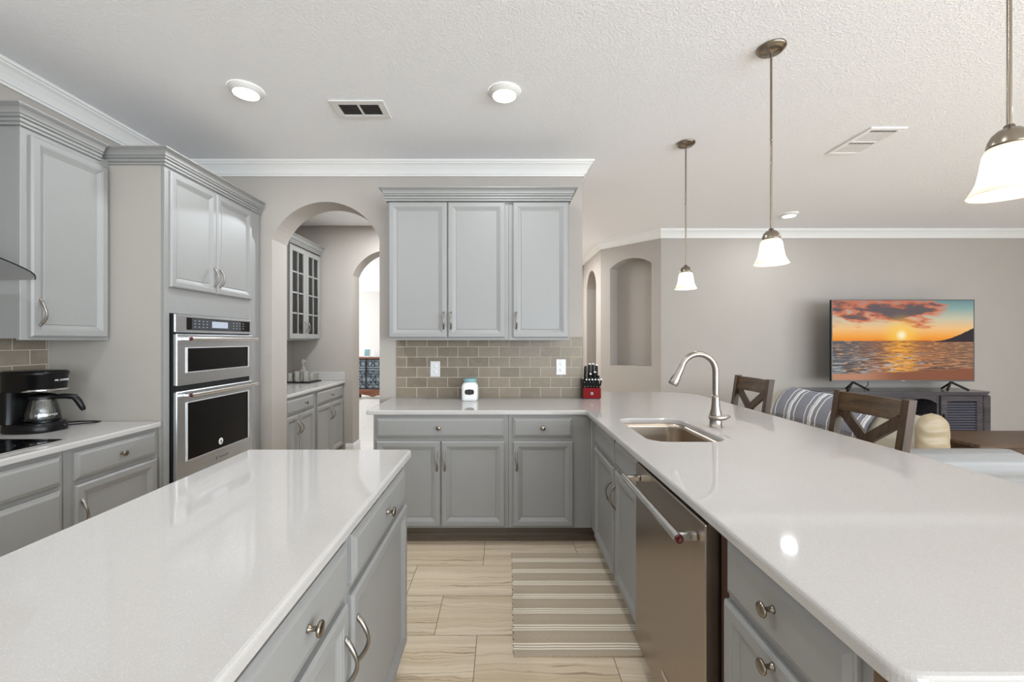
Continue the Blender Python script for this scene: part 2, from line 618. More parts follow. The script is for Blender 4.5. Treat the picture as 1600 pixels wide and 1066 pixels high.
M['stoolwood'] = wood('walnut_brown_wood', srgb(46, 33, 22), srgb(70, 52, 36), 2)
M['stoolrail'] = wood('walnut_brown_rail', srgb(56, 42, 28), srgb(84, 64, 44), 1)
M['espresso'] = wood('espresso_wood', srgb(60, 56, 58), srgb(80, 75, 78), 0, .2)
M['slat'] = simple('espresso_lit_slat', srgb(92, 90, 98), .3, var=.05)  # espresso lightened: light falling on the louvres is put into the colour
M['consolewood'] = wood('red_brown_wood', srgb(84, 50, 36), srgb(128, 84, 62), 0)
M['tablewood'] = wood('coffee_table_wood', srgb(66, 50, 38), srgb(98, 78, 60), 0)
M['iron'] = simple('wrought_iron', srgb(34, 36, 40), .5, .6)
M['bluebottle'] = simple('blue_grey_glass', srgb(158, 174, 184), .25)


def leather(name, c1, c2, rough=.42):
    t = NT(name); q = t.coord('Object')
    vo = t.n('ShaderNodeTexVoronoi'); vo.inputs['Scale'].default_value = 160; t.link(q, vo.inputs['Vector'])
    t.set(color=t.mix(t.noise(q, 5, 3), c1, c2), rough=rough, spec=.4)
    t.bump(t.m('ADD', vo.outputs['Distance'], t.noise(q, 14, 3)), .12, .003)
    return t.mat


M['cream'] = leather('cream_leather', srgb(164, 157, 141), srgb(178, 172, 156))
M['beige'] = leather('beige_leather', srgb(146, 130, 103), srgb(162, 147, 121))
M['greyleather'] = leather('pale_grey_leather', srgb(124, 123, 121), srgb(136, 135, 133))

# striped throw: stripes across, spaced along local y
t = NT('striped_throw'); q = t.coord('Object'); x, y, z = t.sep(q)
per = .30
f = t.m('MULTIPLY', t.m('FRACT', t.m('DIVIDE', t.m('ADD', y, .05), per)), per)
def bandm(a, b):
    return t.m('MULTIPLY', t.m('GREATER_THAN', f, a), t.m('LESS_THAN', f, b))
wv = t.m('ADD', bandm(.02, .032), t.m('ADD', bandm(.075, .10), t.m('ADD', bandm(.107, .119), bandm(.165, .176))))
weave = t.noise(t.comb(t.m('MULTIPLY', x, 300), t.m('MULTIPLY', y, 300), t.m('MULTIPLY', z, 300)), 1, 2)
gcol = t.mix(weave, srgb(112, 114, 124), srgb(150, 152, 160))
t.set(color=t.mix(wv, gcol, srgb(226, 226, 226)), rough=.95, spec=.05)
t.bump(weave, .4, .002); M['throw'] = t.mat

# rug
t = NT('striped_cotton_rug'); q = t.world_pos(); x, y, z = t.sep(q)
per = .123
ywob = t.m('ADD', y, t.m('MULTIPLY', t.noise(t.comb(t.m('MULTIPLY', x, 6), t.m('MULTIPLY', y, 3), 0.0), 1, 2), .008))
f = t.m('MULTIPLY', t.m('FRACT', t.m('DIVIDE', t.m('ADD', ywob, -1.873 + per * 10), per)), per)
wv = t.m('ADD', bandm(.0, .0085), t.m('ADD', bandm(.0155, .0235), bandm(.031, .039)))
yf = t.noise(t.comb(t.m('MULTIPLY', x, 60), t.m('MULTIPLY', y, 500), 0.0), 1, 2)
dk = t.mix(yf, srgb(166, 149, 128), srgb(194, 179, 158))
ct = t.mix(yf, srgb(228, 216, 196), srgb(246, 238, 222))
t.set(color=t.mix(wv, dk, ct), rough=.95, spec=.05)
t.bump(t.m('ADD', yf, wv), .5, .003); M['rug'] = t.mat

# television picture: a sunset over the sea
t = NT('tv_picture'); q = t.coord('Generated'); gx, gy, gz = t.sep(q)
u, v = gx, gz
HZ = .49
sv = t.mr(v, HZ, 1.0)
sky = t.ramp(sv, [(0, srgb(236, 140, 52)), (.12, srgb(246, 168, 72)), (.3, srgb(244, 194, 132)), (.55, srgb(202, 196, 170)), (.8, srgb(140, 170, 165)), (1, srgb(110, 142, 146))])
cn = t.noise(t.comb(t.m('ADD', t.m('MULTIPLY', u, 3.2), t.m('MULTIPLY', v, 2.0)), t.m('MULTIPLY', v, 7.5), 3.3), 1.0, 6, .62, .4)
dx = t.m('SUBTRACT', u, .36); dv = t.m('SUBTRACT', v, .90)
core = t.m('SUBTRACT', 1.0, t.m('ADD', t.m('MULTIPLY', t.m('MULTIPLY', dx, dx), 4.2), t.m('MULTIPLY', t.m('MULTIPLY', dv, dv), 13)))
cm = t.m('ADD', cn, t.m('MULTIPLY', t.m('MAXIMUM', core, -.6), .22))
cmask = t.sstep(cm, .51, .67)
cmask = t.m('MULTIPLY', cmask, t.sstep(v, .56, .68))
ccol = t.mix(t.sstep(cm, .60, .72), srgb(222, 116, 74), srgb(104, 92, 94))
ccol = t.mix(t.sstep(v, .64, .8), srgb(206, 104, 66), ccol)
pic = t.mix(cmask, sky, ccol)
sdx = t.m('SUBTRACT', u, .49); sdv = t.m('MULTIPLY', t.m('SUBTRACT', v, .565), .56)
sd = t.m('SQRT', t.m('ADD', t.m('MULTIPLY', sdx, sdx), t.m('MULTIPLY', sdv, sdv)))
pic = t.mix(t.m('MULTIPLY', t.m('SUBTRACT', 1.0, t.sstep(sd, .0, .17)), .85), pic, srgb(255, 206, 84))
pic = t.mix(t.m('SUBTRACT', 1.0, t.sstep(sd, .0, .05)), pic, srgb(255, 246, 206))
# sea
pv = t.m('DIVIDE', 1.0, t.m('ADD', t.m('SUBTRACT', HZ, v), .06))
wn1 = t.noise(t.comb(t.m('MULTIPLY', u, t.m('MULTIPLY', pv, 2.2)), t.m('MULTIPLY', pv, 9.0), 0.0), 1.0, 5, .6, .3)
wn2 = t.noise(t.comb(t.m('MULTIPLY', u, 14), t.m('MULTIPLY', v, 60), 5.0), 1.0, 4, .6, .5)
sea = t.mix(t.sstep(u, .05, .5), srgb(108, 112, 116), srgb(190, 124, 76))
sea = t.mix(t.sstep(u, .6, 1.0), sea, srgb(170, 128, 98))
sea = t.mix(t.sstep(wn1, .42, .6), sea, srgb(78, 66, 66))
sea = t.mix(t.m('MULTIPLY', t.sstep(wn2, .52, .7), .75), sea, srgb(232, 172, 118))
cenw = t.m('SUBTRACT', 1.0, t.sstep(t.m('ABSOLUTE', sdx), .02, .16))
sea = t.mix(t.m('MULTIPLY', t.m('MULTIPLY', cenw, t.sstep(wn2, .35, .6)), .9), sea, srgb(250, 176, 62))
foam = t.noise(t.comb(t.m('MULTIPLY', u, 8), t.m('MULTIPLY', v, 26), 9.0), 1.0, 5, .65, 1.2)
foamm = t.m('MULTIPLY', t.sstep(foam, .5, .64), t.m('MULTIPLY', t.m('SUBTRACT', 1.0, t.sstep(v, .22, .4)), t.m('SUBTRACT', 1.0, t.sstep(u, .45, .9))))
sea = t.mix(t.m('MULTIPLY', foamm, .7), sea, srgb(178, 190, 196))
shore = t.m('ADD', .06, t.m('ADD', t.m('MULTIPLY', t.m('MAXIMUM', t.m('SUBTRACT', u, .2), 0), .09), t.m('MULTIPLY', t.noise(t.comb(t.m('MULTIPLY', u, 5), 0, 0), 1, 2), .03)))
beach = t.mix(t.sstep(u, .15, .5), srgb(186, 134, 106), srgb(138, 88, 66))
sea = t.mix(t.m('SUBTRACT', 1.0, t.sstep(t.m('SUBTRACT', v, shore), -.01, .015)), sea, beach)
pic = t.mix(t.m('LESS_THAN', v, HZ), pic, sea)
# far islands and headland
hl = t.m('ADD', HZ + .0, t.m('MULTIPLY', t.m('POWER', t.m('MAXIMUM', t.m('SUBTRACT', t.m('DIVIDE', u, .27), .73 / .27), 0.0), 1.7), .145))
hl = t.m('ADD', hl, t.m('MULTIPLY', t.noise(t.comb(t.m('MULTIPLY', u, 40), 0, 0), 1, 3), t.m('MULTIPLY', t.sstep(u, .75, 1.0), .04)))
hm = t.m('MULTIPLY', t.m('LESS_THAN', v, hl), t.m('MULTIPLY', t.m('GREATER_THAN', u, .73), t.m('GREATER_THAN', v, HZ - .012)))
pic = t.mix(hm, pic, srgb(58, 50, 54))
isl = t.m('MULTIPLY', t.m('LESS_THAN', t.m('ABSOLUTE', t.m('SUBTRACT', v, HZ)), .008), t.m('MULTIPLY', t.m('GREATER_THAN', u, .3), t.m('LESS_THAN', u, .7)))
pic = t.mix(t.m('MULTIPLY', isl, .5), pic, srgb(150, 84, 50))
t.set(color=(.004, .004, .004, 1), rough=.5, spec=.05, emit=pic, emit_s=.64); M['tv'] = t.mat

# ------------------------------------------------------------------ the setting
b = MB().box(-6.2, 8.2, -4.6, 5.10, -.1, 0).box(-.3, 8.2, 5.10, 11.7, -.1, 0)
struct(b.build('floor', M['floor']))
t = NT('pale_dining_floor'); p = t.world_pos(); x, y, z = t.sep(p)  # dining floor, drawn paler than the kitchen floor
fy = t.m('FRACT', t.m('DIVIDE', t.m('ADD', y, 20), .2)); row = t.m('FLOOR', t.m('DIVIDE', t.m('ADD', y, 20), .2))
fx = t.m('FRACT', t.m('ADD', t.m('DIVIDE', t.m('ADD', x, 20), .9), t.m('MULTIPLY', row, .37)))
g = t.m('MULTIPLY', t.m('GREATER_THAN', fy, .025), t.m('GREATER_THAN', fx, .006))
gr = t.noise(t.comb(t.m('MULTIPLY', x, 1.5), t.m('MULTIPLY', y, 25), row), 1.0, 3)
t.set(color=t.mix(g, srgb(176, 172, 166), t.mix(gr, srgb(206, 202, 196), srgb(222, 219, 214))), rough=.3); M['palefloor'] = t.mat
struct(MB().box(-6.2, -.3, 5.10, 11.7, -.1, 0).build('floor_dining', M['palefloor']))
struct(MB().box(-6.2, 8.2, -4.6, 11.7, CEIL, CEIL + .1).build('ceiling', M['ceiling']))
struct(MB().box(-2.62, -.7, 3.70, 5.09, 2.772, 2.83).build('ceiling_pantry', M['ceiling']))
WY, WT = 3.45, .24


def arch_z(uu, o0, o1, spring, crown):
    w = (o1 - o0) / 2; h = crown - spring
    rr = (w * w + h * h) / (2 * h)
    c = crown - rr
    return c + math.sqrt(max(rr * rr - (uu - (o0 + w)) ** 2, 0))


def arch_wall(u0, u1, z0, z1, o0, o1, sill, spring, crown, th, n=40, back=None):
    """wall in the local xz plane (front y = 0, rear y = th) with an arched opening; back = niche depth"""
    b = MB()
    us = [o0 + (o1 - o0) * i / n for i in range(n + 1)]
    zs = [arch_z(q, o0, o1, spring, crown) for q in us]
    for y in ((0, th) if back is None else (0,)):
        b.add([(u0, y, z0), (o0, y, z0), (o0, y, z1), (u0, y, z1)], [(0, 1, 2, 3)])
        b.add([(o1, y, z0), (u1, y, z0), (u1, y, z1), (o1, y, z1)], [(0, 1, 2, 3)])
        if sill > z0:
            b.add([(o0, y, z0), (o1, y, z0), (o1, y, sill), (o0, y, sill)], [(0, 1, 2, 3)])
        v, f = [], []
        for q, zz in zip(us, zs): v += [(q, y, zz), (q, y, z1)]
        for i in range(n): f.append((2 * i, 2 * i + 2, 2 * i + 3, 2 * i + 1))
        b.add(v, f)
    dd = th if back is None else back
    v, f = [], []
    loop = [(o0, sill)] + list(zip(us, zs)) + [(o1, sill)]
    for (q, zz) in loop: v += [(q, 0, zz), (q, dd, zz)]
    for i in range(len(loop) - 1): f.append((2 * i, 2 * i + 1, 2 * i + 3, 2 * i + 2))
    b.add(v, f)
    if sill > z0 or back is not None:
        b.add([(o0, 0, sill), (o1, 0, sill), (o1, dd, sill), (o0, dd, sill)], [(0, 1, 2, 3)])
    if back is not None:
        v, f = [], []
        for q, zz in zip(us, zs): v += [(q, dd, sill), (q, dd, zz)]
        for i in range(n): f.append((2 * i, 2 * i + 2, 2 * i + 3, 2 * i + 1))
        b.add(v, f)
        b.add([(u0, th, z0), (u1, th, z0), (u1, th, z1), (u0, th, z1)], [(0, 1, 2, 3)])
    b.add([(u0, 0, z0), (u0, th, z0), (u0, th, z1), (u0, 0, z1)], [(0, 1, 2, 3)])
    b.add([(u1, 0, z0), (u1, th, z0), (u1, th, z1), (u1, 0, z1)], [(0, 1, 2, 3)])
    b.add([(u0, 0, z1), (u0, th, z1), (u1, th, z1), (u1, 0, z1)], [(0, 1, 2, 3)])
    return b


WEND = .656
struct(arch_wall(-2.63, WEND, 0, CEIL, -1.891, -1.008, 0, 2.213, 2.52, WT).build('wall_back', M['wall'], loc=(0, WY, 0)))
struct(MB().box(-2.75, -2.63, -4.6, WY + WT, 0, CEIL).build('wall_left', M['wall']))
struct(MB().box(-2.66, -2.54, WY + WT, 5.10, 0, CEIL).build('wall_pantry_left', M['wall']))
struct(MB().box(-.80, -.70, WY + WT, 5.10, 0, CEIL).build('wall_pantry_right', M['wall']))
struct(arch_wall(-6.2, -.30, 0, CEIL, -1.816, -.934, 0, 2.175, 2.48, .23).build('wall_pantry_back', M['wall'], loc=(0, 5.10, 0)))
M['dinwall'] = simple('dining_wall_paint', srgb(206, 203, 198), .75, var=.01)
struct(MB().box(-6.2, -.30, 11.5, 11.6, 0, CEIL).build('wall_dining_back', M['dinwall']))
struct(MB().box(-6.2, -6.1, 5.33, 11.5, 0, CEIL).build('wall_dining_left', M['dinwall']))
struct(MB().box(-.42, -.30, 5.33, 11.5, 0, CEIL).build('wall_dining_right', M['dinwall']))
# living side
struct(MB().box(2.087, 8.2, 5.53, 5.65, 0, CEIL).build('wall_television', M['wall']))
struct(MB().box(8.08, 8.2, -4.6, 5.53, 0, CEIL).build('wall_living_right', M['wall']))
A2 = Vector((2.087, 5.53)); B2 = Vector((1.455, 6.22))
L2 = (A2 - B2).length
ang = math.atan2((A2 - B2).y, (A2 - B2).x)
struct(arch_wall(0, L2, 0, CEIL, .157, .801, 1.023, 2.42, 2.53, .36, back=.20).build('wall_niche', M['wall'], loc=(B2.x, B2.y, 0), rot=(0, 0, ang)))
# hall wall running away, with an arched opening, and the wall that ends the hall
struct(arch_wall(-1.36, 0, 0, CEIL, -1.04, -.31, 0, 2.26, 2.52, .16).build('wall_hall_right', M['wall'], loc=(1.455, 6.22, 0), rot=(0, 0, R(-90))))
struct(MB().box(2.25, 2.35, 6.3, 7.7, 0, CEIL).build('wall_hall_room', M['wall']))
struct(MB().box(-.30, 2.35, 7.55, 7.65, 0, CEIL).build('wall_hall_end', M['wall']))
# tiled backsplashes
struct(MB().box(-.867, WEND, WY - .008, WY, .915, 1.412).build('wall_backsplash_back', M['tile_rear']))
struct(MB().box(-2.63, -2.622, -.35, 2.425, .915, 1.9).build('wall_backsplash_left', M['tile_left']))
# knee wall behind the peninsula cabinets
struct(MB().box(1.23, 1.34, .70, WY + .2, 0, .882).build('wall_peninsula', M['wall']))

CRN = [(0, -.112), (.012, -.112), (.016, -.098), (.024, -.098), (.028, -.088), (.040, -.066), (.058, -.040), (.072, -.028), (.072, -.018), (.082, -.018), (.084, -.006), (.088, -.001), (0, -.001)]
CR = [(o, CEIL + z) for o, z in CRN]
struct(MB().sweep([(-2.63, -2.9), (-2.63, WY), (WEND, WY), (WEND, WY + WT), (-.7, WY + WT)], CR, side=-1).build('trim_1', M['trim']))
struct(MB().sweep([(8.08, 5.53), (2.087, 5.53), (1.455, 6.22), (1.455, 7.55), (-.30, 7.55)], CR, side=1).build('trim_2', M['trim']))
struct(MB().sweep([(-6.1, 5.33), (-6.1, 11.5), (-.42, 11.5)], CR, side=-1).build('trim_3', M['trim']))
BBP = [(0, .001), (.016, .001), (.016, .10), (.011, .122), (.008, .133), (0, .133)]
struct(MB().sweep([(8.08, 5.53), (2.087, 5.53), (1.455, 6.22)], BBP, side=1).build('baseboard_television', M['trim']))
struct(MB().sweep([(-1.90, 5.10), (-1.816, 5.10), (-1.816, 5.33)], BBP, side=-1).build('baseboard_pantry', M['trim']))
struct(MB().sweep([(-1.008, WY + WT), (-1.008, WY), (-.872, WY)], BBP, side=1).build('baseboard_back', M['trim']))
struct(MB().sweep([(-6.1, 11.5), (-.42, 11.5)], BBP, side=-1).build('baseboard_dining', M['trim']))


# ------------------------------------------------------------------ worktops
def offset_poly(poly, d):
    n = len(poly); out = []
    ar = sum(poly[i][0] * poly[(i + 1) % n][1] - poly[(i + 1) % n][0] * poly[i][1] for i in range(n))
    sg = 1 if ar > 0 else -1
    for i in range(n):
        p = Vector(poly[i]); a = Vector(poly[i - 1]); b = Vector(poly[(i + 1) % n])
        d1 = (p - a).normalized(); d2 = (b - p).normalized()
        n1 = Vector((-d1.y, d1.x)) * sg; n2 = Vector((-d2.y, d2.x)) * sg
        m = n1 + n2
        m = m / max(m.dot(n1), .1)
        out.append((p.x + m.x * d, p.y + m.y * d))
    return out


def round_poly(pts, seg=8):
    """pts = [(x, y, radius)]"""
    out = []
    n = len(pts)
    for i in range(n):
        p = Vector(pts[i][:2]); r = pts[i][2]
        if r <= 0: out.append((p.x, p.y)); continue
        a = (Vector(pts[i - 1][:2]) - p).normalized(); b = (Vector(pts[(i + 1) % n][:2]) - p).normalized()
        th = a.angle(b)
        tl = r / math.tan(th / 2)
        c = p + (a + b).normalized() * (r / math.sin(th / 2))
        s0 = p + a * tl - c; s1 = p + b * tl - c
        a0 = math.atan2(s0.y, s0.x); a1 = math.atan2(s1.y, s1.x)
        da = (a1 - a0 + PI) % (2 * PI) - PI
        for k in range(seg + 1):
            q = a0 + da * k / seg
            out.append((c.x + r * math.cos(q), c.y + r * math.sin(q)))
    return out


def slab(outer, z0, z1, hole=None, rnd=.009):
    b = MB()
    prof = [(.003, z0), (0, z0 + .003), (0, z1 - rnd), (rnd * .12, z1 - rnd * .55), (rnd * .4, z1 - rnd * .18), (rnd, z1)]
    def wallrings(poly, sgn):
        v, f = [], []
        n = len(poly)
        for (i, z) in prof: v += [(x, y, z) for x, y in offset_poly(poly, i * sgn)]
        for r in range(len(prof) - 1):
            for k in range(n):
                a = r * n + k; c = r * n + (k + 1) % n
                f.append((a, c, c + n, a + n))
        b.add(v, f)
    wallrings(outer, 1)
    loops_t = [[Vector((x, y, 0)) for x, y in offset_poly(outer, rnd)]]
    loops_b = [[Vector((x, y, 0)) for x, y in offset_poly(outer, .003)]]
    if hole:
        wallrings(hole, -1)
        loops_t.append([Vector((x, y, 0)) for x, y in offset_poly(hole, -rnd)])
        loops_b.append([Vector((x, y, 0)) for x, y in offset_poly(hole, -.003)])
    for loops, z in ((loops_t, z1), (loops_b, z0)):
        flat = [p for l in loops for p in l]
        tris = tessellate_polygon(loops)
        b.add([(p.x, p.y, z) for p in flat], [tuple(q) for q in tris])
    return b


CT, CB = .914, .884
SX0, SX1, SY0, SY1 = .692, 1.056, 1.95, 2.53
sinkhole = round_poly([(SX0, SY0, .085), (SX1, SY0, .085), (SX1, SY1, .085), (SX0, SY1, .085)], 8)
main = round_poly([(-.913, 3.449, 0), (-.913, 2.815, .012), (.56, 2.815, .012), (.56, .586, .035), (1.70, .586, .035), (1.70, 3.85, .33), (.6585, 3.85, 0), (.6585, 3.441, 0), (-.866, 3.441, 0), (-.868, 3.449, 0)], 8)
tag(slab(main, CB, CT, sinkhole).build('worktop', M['quartz']), 'long white quartz worktop wrapping the sink corner and peninsula bar', 'worktop')
isl = round_poly([(-1.095, -.25, .03), (-.39, -.25, .03), (-.39, 1.813, .02), (-1.095, 1.813, .02)], 6)
tag(slab(isl, CB, CT).build('island_worktop', M['quartz']), 'white speckled quartz top of the freestanding kitchen island', 'worktop')
lft = round_poly([(-2.6215, -.3, 0), (-1.975, -.3, .01), (-1.975, 2.438, .006), (-2.6215, 2.438, 0)], 4)
tag(slab(lft, CB, CT).build('side_worktop', M['quartz']), 'white quartz worktop beside the oven tower carrying coffee maker and cooktop', 'worktop')
pw = thing('pantry_worktop', 'white quartz worktop seen through the archway with low upstand', 'worktop')
pl = round_poly([(-2.539, 3.695, 0), (-1.902, 3.695, 0), (-1.902, 5.098, .01), (-2.539, 5.098, 0)], 4)
slab(pl, .869, .899).build('top', M['quartz'], pw)
MB().box(-2.519, -1.905, 5.078, 5.098, .8995, 1.0, .003).box(-2.539, -2.52, 3.70, 5.098, .8995, 1.0, .003).build('upstand', M['quartz'], pw)

# ------------------------------------------------------------------ cabinets
DOORP = [(0, 0), (0, -.013), (.003, -.0165), (.008, -.020), (.034, -.020), (.038, -.0175), (.041, -.0172), (.045, -.0145), (.056, -.0085), (.060, -.0075), (.0615, -.0055), (.064, -.0082)]
DRAWP = [(0, 0), (0, -.010), (.003, -.0125), (.006, -.0130), (.016, -.0185), (.019, -.020)]


def door_mesh(x0, x1, z0, z1):
    return MB().rings(x0, x1, z0, z1, DOORP)


def drawer_mesh(x0, x1, z0, z1):
    return MB().rings(x0, x1, z0, z1, DRAWP)


def pull(x, z, ln=.12, mat=None):
    """arched bow pull standing off a door face, vertical"""
    b = MB()
    pts, rad = [], []
    n = 14
    for i in range(n + 1):
        a = i / n
        zz = z - ln / 2 + ln * a
        out = .020 + .030 * math.sin(PI * a) ** .8
        sw = .004 * math.sin(2 * PI * a)
        pts.append((x + sw, -out, zz)); rad.append(.0036 + .0022 * abs(math.cos(PI * a)) + .001)
    b.tube(pts, rad, 8)
    for zz in (z - ln / 2, z + ln / 2):
        b.lathe([(0.0, -.020), (.0075, -.020), (.0065, -.0235), (.005, -.026), (0, -.027)], (x, 0, zz), 12, 'y')
    return b


def knob(x, z):
    b = MB()
    b.lathe([(0, -.0201), (.0085, -.0201), (.0075, -.023), (.0052, -.027), (.005, -.036), (.008, -.040), (.0152, -.0425), (.0165, -.0455), (.0150, -.0485), (.008, -.0505), (0, -.051)], (x, 0, z), 20, 'y')
    return b


def base_cabinet(name, label, loc, rz, w, fronts, depth=.60, zt=.883, group=None, toe=True, toe_ext=0.0, lowtoe=.116):
    r = thing(name, label, 'cabinet', loc, rz, group or {'base_cabinet': 'grey kitchen base cabinets', 'island_cabinet': 'grey island cabinets', 'pantry_cabinet': 'grey pantry base cabinets'}.get(name))
    b = MB()
    b.box(0, w, 0, .019, lowtoe, zt, .0015)
    b.box(0, .018, .019, depth, lowtoe, zt)
    b.box(w - .018, w, .019, depth, lowtoe, zt)
    b.box(.018, w - .018, .019, depth, lowtoe, lowtoe + .018)
    b.box(.018, w - .018, depth - .012, depth, lowtoe + .018, zt)
    b.build('body', M['cab'], r)
    if toe:
        k = MB()
        k.box(0, w + toe_ext, .072, .088, 0, lowtoe)
        k.prism([(.058, 0), (.072, 0), (.072, .052), (.068, .052), (.066, .045), (.066, .028), (.058, .022)], 0, w + toe_ext, 'yz')
        k.build('toe_kick', M['toe'], r)
    for fr in fronts:
        kind, x0, x1, z0, z1, hw = fr
        if kind == 'door':
            d = door_mesh(x0, x1, z0, z1).build('door', M['cab'], r)
        else:
            d = drawer_mesh(x0, x1, z0, z1).build('drawer' if kind == 'drawer' else 'false_drawer', M['cab'], r)
        for h in hw:
            if h[0] == 'pull': pull(h[1], h[2]).build('handle', M['nickel'], d)
            else: knob(h[1], h[2]).build('knob', M['bronze'], d)
    return r


DZ0, DZ1, RZ0, RZ1 = .132, .705, .730, .862   # doors, drawers
PZ = .57
# back run
X0 = -.871
base_cabinet('base_cabinet', 'wide grey base cabinet with two doors under the back counter below the jar', (X0, 2.84, 0), 0, .911, [
    ('drawer', .022, .885, RZ0, RZ1, [('knob', .445, .797)]),
    ('door', .022, .454, DZ0, DZ1, [('pull', .430, PZ)]),
    ('door', .460, .888, DZ0, DZ1, [('pull', .484, PZ)])])
base_cabinet('base_cabinet', 'narrow grey base cabinet with one door tucked in the inner worktop corner', (.041, 2.84, 0), 0, .5615, [
    ('drawer', .028, .432, RZ0, RZ1, [('knob', .230, .797)]),
    ('door', .030, .436, DZ0, DZ1, [('pull', .054, PZ)])], toe_ext=.075)
# peninsula: faces -x, local x runs towards the camera
PX = .603
base_cabinet('sink_cabinet', 'grey sink base cabinet with two tall doors between corner and dishwasher', (PX, 2.8397, 0), R(-90), 1.040, [
    ('false', .165, .614, RZ0, RZ1, []), ('false', .640, 1.02, RZ0, RZ1, []),
    ('door', .165, .614, DZ0, DZ1, [('pull', .588, PZ)]), ('door', .640, 1.02, DZ0, DZ1, [('pull', .666, PZ)])])
dc = base_cabinet('drawer_cabinet', 'grey cabinet with two round knobs at the open end of the peninsula', (PX, 1.118, 0), R(-90), .44, [
    ('drawer', .012, .415, .722, .862, [('knob', .212, .803)]),
    ('door', .004, .415, DZ0, .70, [('knob', .212, .680)])])
MB().box(.44, .475, -.004, .60, .0, .882).box(.475, .49, .0, .60, 0, .882).build('end_panel', M['endwood'], dc)
# island: faces +x
IX = -.415
base_cabinet('island_cabinet', 'grey island cabinet with single broad door at the far end', (IX, 1.112, 0), R(90), .66, [
    ('drawer', .016, .615, RZ0, RZ1, [('knob', .325, .797)]),
    ('door', .006, .635, DZ0, DZ1, [('pull', .034, PZ)])], depth=.62)
base_cabinet('island_cabinet', 'grey island cabinet closest to the camera with knobbed drawer', (IX, .60, 0), R(90), .51, [
    ('drawer', .020, .488, RZ0, RZ1, [('knob', .254, .797)]),
    ('door', .020, .486, DZ0, DZ1, [('pull', .458, PZ)])], depth=.62)
base_cabinet('island_cabinet', 'grey island cabinet under the end of the island behind the others', (IX, -.18, 0), R(90), .776, [
    ('drawer', .02, .756, RZ0, RZ1, [('knob', .388, .797)]),
    ('door', .02, .384, DZ0, DZ1, [('pull', .358, PZ)]), ('door', .39, .756, DZ0, DZ1, [('pull', .416, PZ)])], depth=.62)
# left run
LX = -2.0
base_cabinet('base_cabinet', 'grey base cabinet with knobbed drawer beside the oven tower', (LX, 1.915, 0), R(90), .525, [
    ('drawer', .040, .500, RZ0, RZ1, [('knob', .270, .797)]),
    ('door', .040, .500, DZ0, DZ1, [('pull', .066, PZ)])])
base_cabinet('base_cabinet', 'plain grey base cabinet without knobs below the black cooktop', (LX, .99, 0), R(90), .922, [
    ('false', .02, .905, RZ0, RZ1, []),
    ('drawer', .02, .905, .43, DZ1, []), ('drawer', .02, .905, DZ0, .42, [])])
base_cabinet('base_cabinet', 'grey base cabinet beyond the cooktop towards the room end', (LX, -.28, 0), R(90), 1.265, [
    ('drawer', .02, 1.24, RZ0, RZ1, []),
    ('door', .02, .62, DZ0, DZ1, [('pull', .595, PZ)]), ('door', .626, 1.24, DZ0, DZ1, [('pull', .65, PZ)])])
# pantry
base_cabinet('pantry_cabinet', 'grey pantry base cabinet against the far wall beside the second arch', (-1.927, 4.30, 0), R(90), .795, [
    ('drawer', .045, .735, .715, .845, [('knob', .39, .78)]),
    ('door', .045, .397, DZ0, .69, [('pull', .368, .565)]), ('door', .403, .735, DZ0, .69, [('pull', .432, .565)])], zt=.868, depth=.60)
base_cabinet('pantry_cabinet', 'grey pantry base cabinet half hidden by the first arch jamb', (-1.927, 3.70, 0), R(90), .596, [
    ('drawer', .02, .568, .715, .845, [('knob', .37, .78)]),
    ('door', .02, .248, DZ0, .69, [('pull', .220, .565)]), ('door', .254, .568, DZ0, .69, [('pull', .282, .565)])], zt=.868, depth=.60)


def wall_cabinet(name, label, loc, rz, w, depth, z0, z1, fronts):
    r = thing(name, label, 'cabinet', loc, rz, 'grey kitchen wall cabinets')
    b = MB()
    b.box(0, w, 0, .019, z0, z1, .0015).box(.003, w - .003, .019, depth, z0 + .008, z1)
    b.build('body', M['cab'], r)
    for (x0, x1, a, c, hx, hz) in fronts:
        d = door_mesh(x0, x1, a, c).build('door', M['cab'], r)
        pull(hx, hz).build('handle', M['nickel'], d)
    return r


UZ0, UZ1 = 1.384, 2.425
wall_cabinet('wall_cabinet', 'grey double-door wall cabinet mounted above the jar', (-.852, 3.13, 0), 0, .898, .312, UZ0, UZ1, [
    (.009, .440, 1.403, 2.408, .417, 1.53), (.448, .872, 1.403, 2.408, .471, 1.53)])
wall_cabinet('wall_cabinet', 'grey single-door wall cabinet mounted nearest the knife block', (.047, 3.13, 0), 0, .450, .312, UZ0, UZ1, [
    (.030, .440, 1.403, 2.408, .055, 1.53)])
CCP = [(0, 0), (.009, 0), (.009, .011), (.005, .0135), (.014, .018), (.014, .030), (.010, .0325), (.021, .037), (.021, .044), (.017, .0465), (.024, .051), (.027, .062), (.034, .072), (.044, .079), (.047, .080), (.047, .0825), (.052, .084), (.052, .090), (0, .090)]


def crown(name, label, path, z, side, scale=1.0):
    p = [(o * scale, z + h) for o, h in CCP]
    return tag(MB().sweep(path, p, side).build(name, M['cab']), label, 'moulding', 'grey cabinet crown mouldings')


crown('cabinet_crown', 'grey crown moulding capping the wall cabinets over the jar', [(-.853, 3.449), (-.853, 3.109), (.498, 3.109), (.498, 3.449)], 2.412, -1)
# left wall cabinet and its crown
wall_cabinet('wall_cabinet', 'grey wall cabinet hung above the coffee maker', (-2.286, 1.993, 0), R(90), .448, .333, UZ0, UZ1, [
    (.034, .428, 1.40, 2.375, .070, 1.52)])
crown('cabinet_crown', 'grey crown moulding on the wall cabinet over the coffee maker', [(-2.629, 1.992), (-2.284, 1.992), (-2.284, 2.386)], 2.402, -1)

